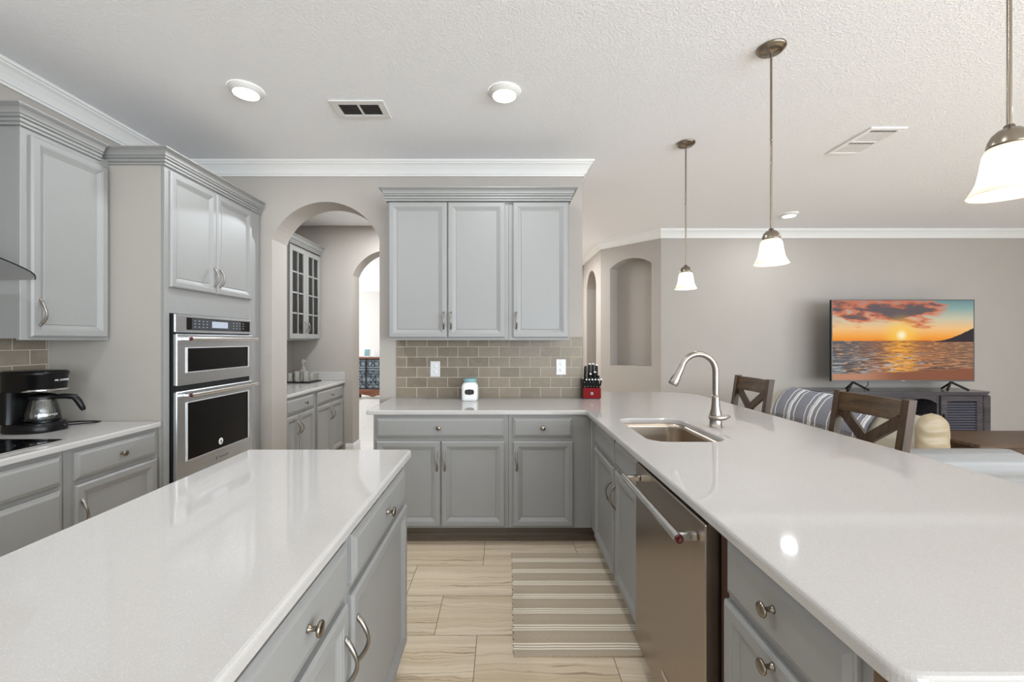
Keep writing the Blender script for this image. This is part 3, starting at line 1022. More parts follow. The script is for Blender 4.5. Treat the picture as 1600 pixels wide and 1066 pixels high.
# oven tower
TY, TW, TXF = 2.445, .955, -1.966
tw = thing('oven_tower', 'tall grey built-in cabinet housing the double wall oven', 'cabinet', (TXF, TY, 0), R(90))
b = MB()
b.box(TW - .018, TW, .0195, .66, 0, 2.425)
b.box(.018, TW - .018, .02, .66, 2.40, 2.425).box(.018, TW - .018, .645, .66, 0, 2.40)
b.box(.018, TW - .018, .02, .64, 1.56, 1.58).box(.018, TW - .018, .02, .64, .40, .42)
b.build('body', M['cab'], tw)
MB().box(0, .018, .0195, .66, 0, 2.425).build('side_panel', M['sidepanel'], tw)
b = MB()
b.box(0, .036, -.001, .019, .1, 2.425, .001).box(.82, TW, -.001, .019, .1, 2.425, .001)
b.box(.036, .82, 0, .019, 1.545, 2.425).box(.036, .82, 0, .019, .1, .428)
b.build('face_frame', M['cab'], tw)
for (x0, x1, hx) in ((.028, .422, .396), (.428, .828, .454)):
    d = door_mesh(x0, x1, 1.697, 2.382).build('door', M['cab'], tw)
    pull(hx, 1.81).build('handle', M['nickel'], d)
d = drawer_mesh(.028, .828, .13, .40).build('drawer', M['cab'], tw)
MB().box(0, TW, .07, .085, 0, .1).build('toe_kick', M['toe'], tw)
crown('cabinet_crown', 'grey crown moulding on top of the tall oven tower', [(-2.629, TY - .001), (TXF + .002, TY - .001), (TXF + .002, TY + TW + .001)], 2.402, -1)

# ------------------------------------------------------------------ built-in double oven (faces +x)
ov = thing('wall_oven', 'stainless steel double wall oven with microwave above black-windowed lower oven', 'oven', (TXF, 2.4865, 0), R(90))
OW = .755
MB().box(.004, OW - .004, -.017, .50, .43, 1.541).build('housing', M['blackmatte'], ov)
b = MB().box(0, OW, -.030, -.018, 1.432, 1.540, .003)
cp = b.build('control_panel', M['steel'], ov)
MB().box(.09, OW - .022, -.0315, -.0302, 1.448, 1.524).build('control_glass', M['blackgloss'], cp)
MB().box(.135, .62, -.0319, -.0316, 1.452, 1.520).build('grey_zone', M['greyplate'], cp)
MB().box(.315, .475, -.0326, -.0320, 1.466, 1.508).build('display', M['display'], cp)
for x0_ in (.155, .535):
    for i in range(4):
        for j in range(3):
            MB().box(x0_ + i * .036, x0_ + .012 + i * .036, -.0325, -.0320, 1.465 + j * .019, 1.470 + j * .019).build('touch_key', M['lidgrey'], cp)


def oven_door(z0, z1, wz0, wz1, hz, wx0, wx1):
    dr = MB().box(0, OW, -.040, -.0175, z0, z1, .004).build('oven_door', M['steel'], ov)
    MB().box(wx0 - .016, wx0 - .0003, -.0435, -.0402, wz0 - .005, wz1 + .005, .001).box(wx1 + .0003, wx1 + .016, -.0435, -.0402, wz0 - .005, wz1 + .005, .001).box(wx0, wx1, -.0430, -.0402, wz0 - .005, wz0 - .0003).box(wx0, wx1, -.0430, -.0402, wz1 + .0003, wz1 + .005).build('window_bezel', M['bezel'], dr)
    MB().box(wx0, wx1, -.0440, -.0412, wz0, wz1).build('window_glass', M['blackgloss'], dr)
    hb = MB()
    hb.tube([(.045, -.094, hz), (OW - .03, -.094, hz)], .0138, 14, up=(0, 0, 1))
    for q in (.060, OW - .045):
        hb.box(q - .011, q + .011, -.092, -.040, hz - .010, hz + .010, .004)
    hd = hb.build('handle', M['polished'], dr)
    MB().lathe([(0, .0435), (.0115, .0435), (.0115, .0455), (.009, .0456)], (0, -.094, hz), 16, 'x').build('red_cap', M['redcap'], dr)
    return dr


oven_door(1.111, 1.421, 1.190, 1.335, 1.392, .085, .690)
low = oven_door(.445, 1.075, .650, 1.000, 1.052, .085, .690)
bd = MB().lathe([(0, -.0455), (.021, -.0455), (.0225, -.0442)], (.385, 0, .695), 24, 'y').build('round_badge', M['whiteprint'], low)
b = MB().box(.379, .384, -.0465, -.0456, .686, .704)
for i in range(3):
    b.box(.384, .393, -.0465, -.0456, .686 + i * .0075, .689 + i * .0075)
b.build('badge_emblem', M['blackmatte'], low)
MB().box(.343, .353, -.0408, -.0401, .578, .602).build('brand_bar', M['greyprint'], low)
text_mesh('brand_lettering', 'KitchenAid', .022, M['greyprint'], low, (.418, -.0402, .590), (R(90), 0, 0))

# ------------------------------------------------------------------ dishwasher (faces -x)
dw = thing('dishwasher', 'bronze-toned stainless dishwasher with bar handle set in the peninsula', 'dishwasher', (PX, 1.787, 0), R(-90))
DWW = .62
MB().box(.004, DWW - .004, .012, .58, .11, .872).build('tub', M['blackmatte'], dw)
MB().box(.004, DWW + .035, .070, .085, 0, .108).build('toe_kick', M['blackmatte'], dw)
MB().box(DWW + .006, DWW + .046, .002, .50, .11, .872).build('filler_strip', M['redwood'], dw)
d = MB().box(.006, DWW - .004, -.038, .010, .115, .868, .003).build('door', M['dwsteel'], dw)
hz = .815
hb = MB().tube([(.035, -.098, hz), (DWW - .035, -.098, hz)], .0135, 16, up=(0, 0, 1))
for q in (.055, DWW - .055):
    hb.box(q - .010, q + .010, -.096, -.0385, hz - .012, hz + .012, .004)
hh = hb.build('handle', M['polished'], d)
MB().lathe([(0, DWW - .0345), (.012, DWW - .0345), (.0125, DWW - .0325), (.009, DWW - .032)], (0, -.098, hz), 18, 'x').build('red_cap', M['redcap'], d)
MB().box(.30, .36, -.0395, -.0382, .200, .220, .0005).build('brand_plate', M['polished'], d)

# ------------------------------------------------------------------ cooktop and hood
ck = thing('cooktop', 'black glass cooktop with steel rim set in the side worktop', 'cooktop', (-2.30, 1.52, CT))
MB().box(-.255, .255, -.455, .455, .0004, .006, .003).build('steel_rim', M['polished'], ck)
MB().box(-.243, .243, -.443, .443, .0062, .0085, .001).build('glass_top', M['blackgloss'], ck)
for (cx, cy, rr) in ((-.11, .26, .10), (.12, .26, .075), (-.10, -.24, .09), (.12, -.24, .11)):
    MB().lathe([(rr, .0086), (rr + .002, .0089), (rr + .004, .0086)], (cx, cy, 0), 40).build('burner_ring', M['greyplate'], ck)
hd = thing('range_hood', 'wall range hood with curved glass canopy beside the wall cabinet', 'range hood', (-2.62, 1.50, 1.6))


def canopy(th):
    def fn(a, w):
        # a along y (-1..1), w from wall to front
        yy = -.43 + .86 * a
        k = abs(yy) / .43
        zz = .060 + .098 * (1 - k ** 2.0)
        reach = .522
        if k > .8:
            reach = .522 - .05 * ((k - .8) / .2) ** 2.5
        return (.002 + reach * w, yy, zz + th)
    return fn


b = MB().grid(canopy(0), 40, 8).grid(canopy(.006), 40, 8)
cg = b.build('glass_canopy', M['hoodglass'], hd)
ed = [canopy(.003)(i / 60, 1.0) for i in range(61)]
MB().tube(ed, .0034, 6).build('glass_edge', M['glassedge'], hd)
MB().box(.003, .40, -.30, .30, .10, .165, .01).build('hood_body', M['steel'], hd)
MB().box(.003, .27, -.15, .15, .21, CEIL - 1.6 - .002, .004).build('chimney', M['steel'], hd)

# ------------------------------------------------------------------ sink and faucet
sk = thing('sink', 'undermount stainless steel sink bowl cut into the peninsula worktop', 'sink')
b = MB()
lv = []
n = len(sinkhole)
prof = [(-.012, .8835), (.0005, .8835), (.002, .86), (.004, .76), (.010, .715), (.028, .700)]
v, f = [], []
for (i, z) in prof: v += [(x, y, z) for x, y in offset_poly(sinkhole, i)]
for r in range(len(prof) - 1):
    for k in range(n):
        f.append((r * n + k, r * n + (k + 1) % n, (r + 1) * n + (k + 1) % n, (r + 1) * n + k))
b.add(v, f, True)
b.add([(x, y, .70) for x, y in offset_poly(sinkhole, .028)], [tuple(range(n))])
b.build('bowl', M['sinksteel'], sk)
MB().lathe([(.045, .7012), (.040, .7025), (.032, .7015), (.0, .7012)], ((SX0 + SX1) / 2 + .06, 2.24, 0), 24).build('drain', M['polished'], sk)

fc = thing('faucet', 'brushed nickel gooseneck pull-down faucet standing behind the sink', 'faucet', (1.156, 2.28, CT + .0005))
MB().lathe([(0, 0), (.034, 0), (.034, .003), (.031, .005), (.030, .040), (.030, .046), (.0, .046)], n=28).build('base', M['nickel'], fc)
MB().lathe([(.030, .047), (.031, .060), (.029, .075), (.0235, .095), (.0205, .120), (.0185, .155), (.0175, .175), (.0, .175)], n=28).build('body', M['nickel'], fc)
pts = [(0, 0, .17), (0, 0, .24), (0, 0, .300)]
ra = .094
for i in range(1, 15):
    a = PI * .93 * i / 14
    pts.append((-ra + ra * math.cos(a), 0, .300 + ra * math.sin(a)))
MB().tube(pts, .0158, 18).build('spout', M['nickel'], fc)
e = Vector(pts[-1]); dr = (Vector(pts[-1]) - Vector(pts[-2])).normalized()
dr = (dr + Vector((-.16, 0, 0))).normalized()
hd_ = MB().tube([e - dr * .002, e + dr * .03, e + dr * .075, e + dr * .098, e + dr * .104], [.0168, .0185, .0235, .0262, .0235], 18)
sh_ = hd_.build('spray_head', M['nickel'], fc)
MB().tube([e + dr * .030 + Vector((-.019, 0, -.003)), e + dr * .060 + Vector((-.0225, 0, -.003)), e + dr * .085 + Vector((-.025, 0, -.004))], [.004, .006, .005], 8).build('spray_button', M['blackplastic'], sh_)
b = MB()
b.tube([(-.036, -.004, .050), (-.020, -.026, .052), (.010, -.030, .052), (.045, -.020, .054), (.072, -.008, .058)], [.008, .013, .015, .013, .007], 12, flat=.75)
b.lathe([(.0315, .0465), (.036, .050), (.036, .057), (.0315, .062)], n=24)
b.build('lever', M['nickel'], fc)

# ------------------------------------------------------------------ lights
def recessed(x, y, label, power=14.0, z=CEIL):
    r = thing('recessed_light', label, 'ceiling light', (x, y, z), group='round recessed ceiling lights')
    MB().lathe([(.096, -.0005), (.096, -.004), (.088, -.012), (.072, -.026), (.068, -.027)], n=36).build('trim_ring', M['trim'], r)
    MB().lathe([(0, -.0265), (.068, -.0265)], n=36).build('lens', M['lens'], r)
    a = area('recessed_lamp', (x, y, z - .030), (0, 0, 0), .13, .13, power, (.89, .945, 1.0), 'DISK')
    return r


LP = 5.5
recessed(-1.487, 2.44, 'round white recessed ceiling light above the oven tower and island', LP * 1.5)
recessed(.012, 2.46, 'round white recessed ceiling light centred over the kitchen walkway', LP)
recessed(3.30, 4.84, 'small round white recessed light near the television wall crown', LP)
recessed(-1.487, .75, 'round white recessed ceiling light over the cooktop side behind the view', LP * 1.8)
recessed(.012, .75, 'round white recessed ceiling light overhead behind the view', LP)
recessed(3.30, 2.4, 'round white recessed light over the sofa behind the view', LP)
recessed(5.5, 3.3, 'added round white recessed light over the coffee table, out of view', LP * 1.6)  # extra unseen fixture, added to brighten the media stand louvres
recessed(-1.2, 4.45, 'round white recessed light inside the pantry, close to its second arch', 26.0, 2.772)

PEN = 'brushed nickel pendant lamps over the peninsula bar'
def pendant(y, x, label):
    r = thing('pendant_lamp', label, 'pendant lamp', (x, y, CEIL), group=PEN)
    MB().lathe([(0, -.0005), (.066, -.0005), (.066, -.006), (.062, -.012), (.058, -.013), (.054, -.020), (.045, -.023), (.012, -.025), (.010, -.034), (0, -.034)], n=32).build('ceiling_canopy', M['bronze'], r)
    b = MB().tube([(0, 0, -.03), (0, 0, -.45)], .0052, 10).tube([(0, 0, -.45), (0, 0, -.452), (0, 0, -.458), (0, 0, -.46)], [.0052, .0066, .0066, .0052], 10).tube([(0, 0, -.46), (0, 0, -.93)], .0052, 10)
    b.build('rod', M['bronze'], r)
    MB().lathe([(0, -.900), (.010, -.900), (.012, -.908), (.022, -.912), (.032, -.922), (.0385, -.936), (.0415, -.950), (.0415, -.956), (.030, -.957)], n=28).build('shade_cap', M['bronze'], r)
    pr = [(.036, -.951), (.042, -.957), (.048, -.970), (.051, -.990), (.054, -1.012), (.059, -1.038), (.068, -1.059), (.077, -1.073), (.0785, -1.0765), (.076, -1.0775), (.066, -1.063), (.056, -1.040), (.051, -1.013), (.048, -.991), (.045, -.973), (.040, -.961), (.036, -.955)]
    MB().lathe(pr, n=40).build('glass_shade', M['shade'], r)
    MB().pillow((0, 0, -1.012), .026, .026, .032, 2.2, 20, 12).tube([(0, 0, -.963), (0, 0, -.99)], .013, 12).build('bulb', M['bulb'], r)
    l = bpy.data.lights.new('pendant_glow', 'POINT'); l.energy = 2.2; l.color = (1, .95, .87); l.shadow_soft_size = .012
    lo = bpy.data.objects.new('pendant_glow', l); lo.location = (x, y, CEIL - 1.058); COL.objects.link(lo)
    return r


pendant(3.10, 1.352, 'brushed nickel pendant lamp hanging farthest back, beyond the faucet')
pendant(2.09, 1.336, 'brushed nickel pendant lamp hanging in the middle of the bar row')
pendant(1.085, 1.308, 'brushed nickel pendant lamp over the open near end of the bar')

# ------------------------------------------------------------------ ceiling vents
def vent(name, label, x0, x1, y0, y1, slats, dark):
    r = thing(name, label, 'vent', ((x0 + x1) / 2, (y0 + y1) / 2, CEIL), group='white ceiling vents')
    hx, hy = (x1 - x0) / 2, (y1 - y0) / 2
    b = MB(); m_ = .042 if dark else .034
    for (a0, a1, c0, c1) in ((-hx, hx, -hy, -hy + m_), (-hx, hx, hy - m_, hy), (-hx, -hx + m_, -hy + m_, hy - m_), (hx - m_, hx, -hy + m_, hy - m_)):
        b.box(a0, a1, c0, c1, -.009, -.0006, .002)
    if dark: b.box(-.006, .006, -hy + m_, hy - m_, -.0085, -.003)
    else: b.box(-hx + m_, hx - m_, -.008, .008, -.0085, -.003)
    b.build('frame', M['trim'] if dark else M['ventwhite'], r)
    MB().box(-hx + m_, hx - m_, -hy + m_, hy - m_, -.0022, -.0008).build('duct_shade_sheet', M['shade_dark'], r)  # flat dark sheet, paints the shade inside the duct
    s_ = MB()
    if dark:
        for i in range(slats):
            yy = -hy + m_ + (2 * hy - 2 * m_) * (i + .5) / slats
            s_.add([(-hx + m_, yy - .010, -.0085), (hx - m_, yy - .010, -.0085), (hx - m_, yy + .002, -.003), (-hx + m_, yy + .002, -.003)], [(0, 1, 2, 3)])
    else:
        for i in range(slats):
            xx = -hx + m_ + (2 * hx - 2 * m_) * (i + .5) / slats
            pw2 = (2 * hx - 2 * m_) / slats * .5
            for (c0, c1) in ((-hy + m_ + .024, -.007), (.032, hy - m_ + .001)):
                s_.add([(xx - pw2, c0, -.0075), (xx - pw2, c1, -.0075), (xx + pw2, c1, -.0062), (xx + pw2, c0, -.0062)], [(0, 1, 2, 3)])
                s_.box(xx + pw2 * .45, xx + pw2 * .98, c0 - .026, c0 + .001, -.0075, -.006)
    s_.build('louvres', M['trim'] if dark else M['ventwhite'], r)


vent('ceiling_vent', 'white ceiling vent with dark slots over the kitchen', -1.055, -.722, 2.54, 2.745, 7, True)
vent('ceiling_vent', 'white closed-looking ceiling vent over the living side beyond the pendants', 2.515, 2.765, 2.865, 3.275, 9, False)

# ------------------------------------------------------------------ outlets
def outlet(x, z, label):
    r = thing('wall_outlet', label, 'outlet', (x, WY - .0085, z), group='white outlets on the tiled backsplash')
    MB().box(-.040, .040, -.006, 0, -.064, .064, .003).build('cover_plate', M['white'], r)
    for s_ in (-1, 1):
        f_ = MB().lathe([(0, -.0072), (.015, -.0072), (.0165, -.0062)], (0, 0, s_ * .024), 20, 'y').build('socket', M['whitegloss'], r)
        b = MB()
        b.box(-.0075, -.0055, -.0076, -.0073, s_ * .024 + .000, s_ * .024 + .009).box(.0055, .0075, -.0076, -.0073, s_ * .024 + .001, s_ * .024 + .008)
        b.box(-.002, .002, -.0076, -.0073, s_ * .024 - .009, s_ * .024 - .005)
        b.build('slot', M['greyprint'], f_)


outlet(-.55, 1.149, 'white outlet plate on the taupe tiles above and beside the jar')
outlet(.479, 1.165, 'white outlet plate on the taupe tiles beside the knife block')

# ------------------------------------------------------------------ jar
jr = thing('storage_jar', 'white ceramic storage jar with teal lid and black label', 'jar', (-.254, 3.30, CT + .0004))
def sqr(r, p=5.0, n=40):
    out = []
    for k in range(n):
        a = 2 * PI * k / n
        c, s_ = math.cos(a), math.sin(a)
        q = (abs(c) ** p + abs(s_) ** p) ** (-1 / p)
        out.append((r * q * c, r * q * s_))
    return out
b = MB()
jp = [(.056, 0), (.061, .006), (.063, .02), (.063, .11), (.060, .125), (.050, .137), (.049, .146)]
v, f = [], []
N_ = 40
for i, (r_, z_) in enumerate(jp):
    pw_ = 5.0 if z_ < .12 else (3.0 if z_ < .135 else 2.0)
    v += [(x, y, z_) for x, y in sqr(r_, pw_)]
for i in range(len(jp) - 1):
    for k in range(N_): f.append((i * N_ + k, i * N_ + (k + 1) % N_, (i + 1) * N_ + (k + 1) % N_, (i + 1) * N_ + k))
f.append(tuple(range(N_))[::-1]); f.append(tuple((len(jp) - 1) * N_ + k for k in range(N_)))
b.add(v, f, True)
b.build('jar_body', M['whitegloss'], jr)
MB().lathe([(0, .172), (.050, .172), (.0545, .169), (.0545, .158), (.056, .154), (.054, .146), (0, .1455)], n=36).build('lid', M['teal'], jr)
lab = []
for k in range(64):
    a = 2 * PI * k / 64
    c, s_ = math.cos(a), math.sin(a)
    q = (abs(c) ** 6 + abs(s_) ** 6) ** (-1 / 6)
    bump_ = 1 + .16 * math.exp(-((abs(math.degrees(a) % 180 - 90)) / 16) ** 2) + .08 * math.exp(-((min(math.degrees(a) % 180, 180 - math.degrees(a) % 180)) / 18) ** 2)
    lab.append((.034 * q * c * bump_, .070 + .019 * q * s_ * bump_))
MB().prism(lab, -.0640, -.0628, 'xz').build('black_label', M['chalk'], jr)

# ------------------------------------------------------------------ knife block with knives
kb = thing('knife_block', 'black knife block with red front panel at the end of the tile wall', 'knife block', (.712, 3.385, CT + .0004))
b = MB()
b.prism([(-.034, .004), (.046, .004), (.046, .155), (.020, .150), (.0, .095), (-.034, .086)], -.072, .072, 'yz')
b.box(-.066, .066, -.028, .040, 0, .004)
b.build('block_body', M['blackplastic'], kb)
MB().box(-.070, .073, -.040, -.0345, .005, .090, .003).build('red_front', M['red'], kb)
MB().lathe([(0, -.0415), (.011, -.0415), (.012, -.0402)], (0, 0, .045), 20, 'y').build('emblem', M['lidgrey'], kb)
MB().box(-.005, .005, -.0422, -.0416, .041, .049).build('emblem_mark', M['greyprint'], kb)


def knife(label, x, y, z, ln, r, steel, tilt, cat='knife', grp=None, lean=.1):
    k = thing('kitchen_knife', label, cat, (kb.location.x + x, kb.location.y + y, kb.location.z + z), group=grp)
    d_ = Vector((lean, tilt, 1)).normalized()
    # blade stub hidden in the slot, handle above
    MB().tube([d_ * .0, d_ * .010], [r * .8, r * .9], 8, flat=.5).build('bolster', M['polished'], k)
    MB().tube([d_ * .0105, d_ * (ln * .3), d_ * (ln * .75), d_ * ln], [r * .85, r, r * 1.05, r * .9], 10, flat=.62).build('handle', M['blackplastic'], k)
    if steel:
        MB().tube([d_ * (ln + .0003), d_ * (ln + .005), d_ * (ln + .009)], [r * 1.05, r * 1.0, r * .5], 10, flat=.85).build('steel_cap', M['bezel'], k)


order = ['first', 'second', 'third', 'fourth', 'fifth', 'sixth']
for i in range(6):
    knife(order[i] + ' steak knife from the tile wall in the block\'s front row', -.052 + i * .0240, -.018, .0935, .060, .0070, True, -.18, grp='steak knives in the front row', lean=.16)
names = ['tall', 'long', 'thick', 'slim']
for i, (x, ln) in enumerate(((-.042, .112), (-.012, .126), (.022, .126), (.052, .118))):
    knife(['big black-handled knife nearest the tiles in the rear row', 'second big knife from the tiles, rear row of block', 'third big knife from the tiles with steel glint, rear row', 'big knife farthest from the tiles in the rear row'][i],
          x, .036, .1545, ln - .006, .0115, i in (1, 2, 3), -.10, grp='large knives in the rear row', lean=.05 if i < 2 else .0)
for i, (x, ln) in enumerate(((-.046, .070), (-.008, .080), (.026, .095), (.058, .070))):
    knife(['short knife nearest the tiles in the middle row', 'second short knife from the tiles, middle row', 'third short knife from the tiles with steel end, middle row', 'scissor-like short knife farthest from tiles, middle row'][i],
          x, .010, .126, ln - .010, .0105, i in (1, 2), -.14, grp='short knives in the middle row', lean=.06)

# ------------------------------------------------------------------ coffee maker (front +x)
cmk = thing('coffee_maker', 'black drip coffee maker on the side worktop by the cooktop', 'coffee maker', (-2.425, 2.185, CT + .0004))
def oval(cx, cy, rx, ry, p=2.6, n=40):
    out = []
    for k in range(n):
        a = 2 * PI * k / n
        c, s_ = math.cos(a), math.sin(a)
        q = (abs(c) ** p + abs(s_) ** p) ** (-1 / p)
        out.append((cx + rx * q * c, cy + ry * q * s_))
    return out
def loft(levels, n=40):
    b = MB(); v, f = [], []
    for poly, z in levels: v += [(x, y, z) for x, y in poly]
    for i in range(len(levels) - 1):
        for k in range(n): f.append((i * n + k, i * n + (k + 1) % n, (i + 1) * n + (k + 1) % n, (i + 1) * n + k))
    b.add(v, f, True)
    b.add(v[:n], [tuple(range(n))[::-1]]); b.add(v[-n:], [tuple(range(n))])
    return b
loft([(oval(0, 0, .120, .098), 0), (oval(0, 0, .122, .100), .006), (oval(0, 0, .120, .098), .034), (oval(0, 0, .114, .092), .044)]).build('base', M['blackplastic'], cmk)
loft([(oval(-.078, 0, .040, .090, 4), .0445), (oval(-.080, 0, .040, .086, 4), .12), (oval(-.078, 0, .044, .090, 4), .205)]).build('column', M['blackplastic'], cmk)
loft([(oval(-.006, 0, .110, .090, 3.2), .2055), (oval(-.004, 0, .114, .093, 3.2), .215), (oval(-.002, 0, .118, .096, 3.2), .288), (oval(-.002, 0, .121, .099, 3.2), .292), (oval(-.002, 0, .122, .100, 3.2), .304), (oval(-.002, 0, .112, .091, 3.2), .312), (oval(-.002, 0, .07, .05, 3), .314)]).build('brew_head', M['blackplastic'], cmk)
loft([(oval(.012, 0, .1065, .0905, 3.2), .2085), (oval(.013, 0, .1075, .0915, 3.2), .213), (oval(.013, 0, .1065, .0905, 3.2), .2185)]).build('steel_band', M['polished'], cmk)
MB().lathe([(0, .0448), (.066, .0448), (.068, .0442)], (.037, 0, 0), 30).build('warming_plate', M['greyplate'], cmk)
text_mesh('brand_lettering', 'MR. COFFEE', .013, M['whiteprint'], cmk, (.1175, .018, .262), (R(90), 0, R(90)))
MB().lathe([(0, .119), (.007, .119), (.008, .117)], (0, .03, .022), 14, 'x').build('power_button', M['greyplate'], cmk)
cf = thing('coffee_carafe', 'clear glass carafe with black handle sitting in the coffee maker', 'carafe', (-2.388, 2.185, CT + .0462))
MB().lathe([(0, .0005), (.058, .0005), (.066, .004), (.069, .014), (.066, .045), (.058, .085), (.050, .115), (.047, .128), (.0465, .128), (.049, .114), (.057, .085), (.065, .045), (.067, .014), (.060, .004), (0, .003)], n=36).build('glass_body', M['clear'], cf)
MB().lathe([(.052, .118), (.053, .135), (.046, .143), (.02, .149), (0, .149)], n=30).build('lid', M['blackplastic'], cf)
b = MB().tube([(.046, .012, .128), (.085, .030, .130), (.118, .046, .124), (.132, .053, .100), (.148, .060, .060), (.152, .062, .050)], [.012, .014, .016, .0155, .013, .008], 10)
b.lathe([(.0672, .010), (.0698, .012), (.0698, .020), (.0672, .022)], n=30)
b.build('handle', M['blackplastic'], cf)
# printed word on the carafe wraps the glass: letters set one by one around it
for i, ch in enumerate('MR. COFFEE'):
    a = R(-62) + i * R(7.5)
    if ch == ' ': continue
    rr = .0668
    text_mesh('printed_letter', ch, .013, M['whiteprint'], cf, (rr * math.cos(a), rr * math.sin(a), .040), (R(84), 0, a + PI / 2), .0002)
cord = MB().tube([(-2.47, 2.272, .9175), (-2.43, 2.30, .918), (-2.36, 2.34, .918), (-2.31, 2.385, .918), (-2.31, 2.415, .918), (-2.35, 2.425, .918), (-2.43, 2.41, .918), (-2.52, 2.36, .918), (-2.58, 2.33, .918)], .0032, 8)
cord.v = [(p[0] + 2.425, p[1] - 2.185, p[2] - CT - .0004) for p in cord.v]
cord.build('power_cord', M['blackplastic'], cmk)

# ------------------------------------------------------------------ rug
b = MB()
rx0, rx1, ry0, ry1 = .055, .645, 1.832, 2.715
nx_, ny_ = 12, 80
def rugtop(a, w):
    xx = rx0 + (rx1 - rx0) * a; yy = ry0 + (ry1 - ry0) * w
    sc = .004 * math.sin(w * 130) if a < .01 else 0
    return (xx + sc + .012 * (w - .5), yy, .009 + .0008 * math.sin(w * 90))
b.grid(rugtop, nx_, ny_)
def rugside(a, w):
    p = rugtop(0, a); return (p[0], p[1], p[2] * w)
b.grid(rugside, ny_, 1)
b.grid(lambda a, w: (rugtop(a, 0)[0], rugtop(a, 0)[1], rugtop(a, 0)[2] * w), nx_, 1)
b.grid(lambda a, w: (rugtop(a, 1)[0], rugtop(a, 1)[1], rugtop(a, 1)[2] * w), nx_, 1)
b.grid(lambda a, w: (rugtop(1, a)[0], rugtop(1, a)[1], rugtop(1, a)[2] * w), ny_, 1)
tag(b.build('striped_rug', M['rug']), 'taupe and cream striped cotton rug on the floor before the sink cabinet', 'rug')

# ------------------------------------------------------------------ bar stools (face -x towards the bar)
def bar(b, p, q, wx, wy):
    """square-section bar from p to q; half sizes wx (across x) and wy (across y) at both ends"""
    p, q = Vector(p), Vector(q)
    v = []
    for c in (p, q):
        v += [(c.x - wx, c.y - wy, c.z), (c.x + wx, c.y - wy, c.z), (c.x + wx, c.y + wy, c.z), (c.x - wx, c.y + wy, c.z)]
    b.add(v, [(0, 3, 2, 1), (4, 5, 6, 7), (0, 1, 5, 4), (1, 2, 6, 5), (2, 3, 7, 6), (3, 0, 4, 7)])


def plank(b, p, q, half_w, half_t):
    """flat plank in the yz plane tilted with the backrest"""
    p, q = Vector(p), Vector(q)
    d = (q - p).normalized()
    nrm = Vector((1, 0, -.14)).normalized()
    s_ = d.cross(nrm).normalized()
    v = []
    for c in (p, q):
        v += [c - s_ * half_w - nrm * half_t, c + s_ * half_w - nrm * half_t, c + s_ * half_w + nrm * half_t, c - s_ * half_w + nrm * half_t]
    b.add(v, [(0, 3, 2, 1), (4, 5, 6, 7), (0, 1, 5, 4), (1, 2, 6, 5), (2, 3, 7, 6), (3, 0, 4, 7)])


def stool(yc, label):
    r = thing('bar_stool', label, 'bar stool', (1.70, yc, 0), group='cross-back stools along the peninsula bar')
    hw = .205
    # local x: back of the stool is at positive x
    def bx(z): return .168 + (z - .66) * .145 if z > .66 else .168 - (z - .66) * .08
    for s_ in (-1, 1):
        b = MB()
        bar(b, (bx(0) - .0, s_ * hw, 0), (bx(.66), s_ * hw, .66), .019, .019)
        bar(b, (bx(.66), s_ * hw, .66), (bx(1.10), s_ * hw, 1.10), .019, .019)
        b.build('post', M['stoolwood'], r)
        b = MB(); bar(b, (-.215, s_ * hw, 0), (-.195, s_ * hw, .60), .018, .018); b.build('leg', M['stoolwood'], r)
    b = MB()
    v = []
    n_ = 12
    def rail(a, w):
        yy = -hw + .018 + (2 * hw - .036) * a
        cur = .022 * math.sin(PI * a)
        k = [(-.011, .99), (-.011, 1.092), (.011, 1.092), (.011, .99)][int(round(w * 4)) % 4]
        return (bx(k[1]) + k[0] + cur, yy, k[1])
    b.grid(rail, n_, 4, smooth=False, closed_v=True)
    b.build('top_rail', M['stoolrail'], r)
    z0, z1 = .715, .992
    for s_, off in ((-1, -.009), (1, .009)):
        b = MB()
        plank(b, (bx(z1) + off, s_ * (hw - .012), z1 + .01), (bx(z0) + off, -s_ * (hw - .012), z0 - .01), .026, .009)
        b.build('cross_slat', M['stoolwood'], r)
    b = MB(); b.box(bx(.70) - .011, bx(.70) + .011, -hw + .019, hw - .019, .685, .725); b.build('lower_rail', M['stoolwood'], r)
    MB().box(-.22, .162, -.225, .225, .622, .660, .012).build('seat', M['stoolwood'], r)
    b = MB(); b.box(-.207, .150, -hw - .012, -hw + .012, .572, .620).box(-.207, .150, hw - .012, hw + .012, .572, .620).box(-.207, -.183, -hw + .013, hw - .013, .572, .620)
    b.build('apron', M['stoolwood'], r)
    for z_ in (.20, .30):
        b = MB()
        if z_ < .25: b.box(-.215, -.198, -hw + .016, hw - .016, z_, z_ + .03)
        else: b.box(-.188, .168, -hw - .01, -hw + .01, z_, z_ + .03).box(-.188, .168, hw - .01, hw + .01, z_, z_ + .03)
        b.build('stretcher', M['stoolwood'], r)
    return r


stool(2.20, 'dark brown cross-back bar stool nearer the camera, before the pale sofa')
stool(3.235, 'dark brown cross-back bar stool farther along the bar behind the faucet')

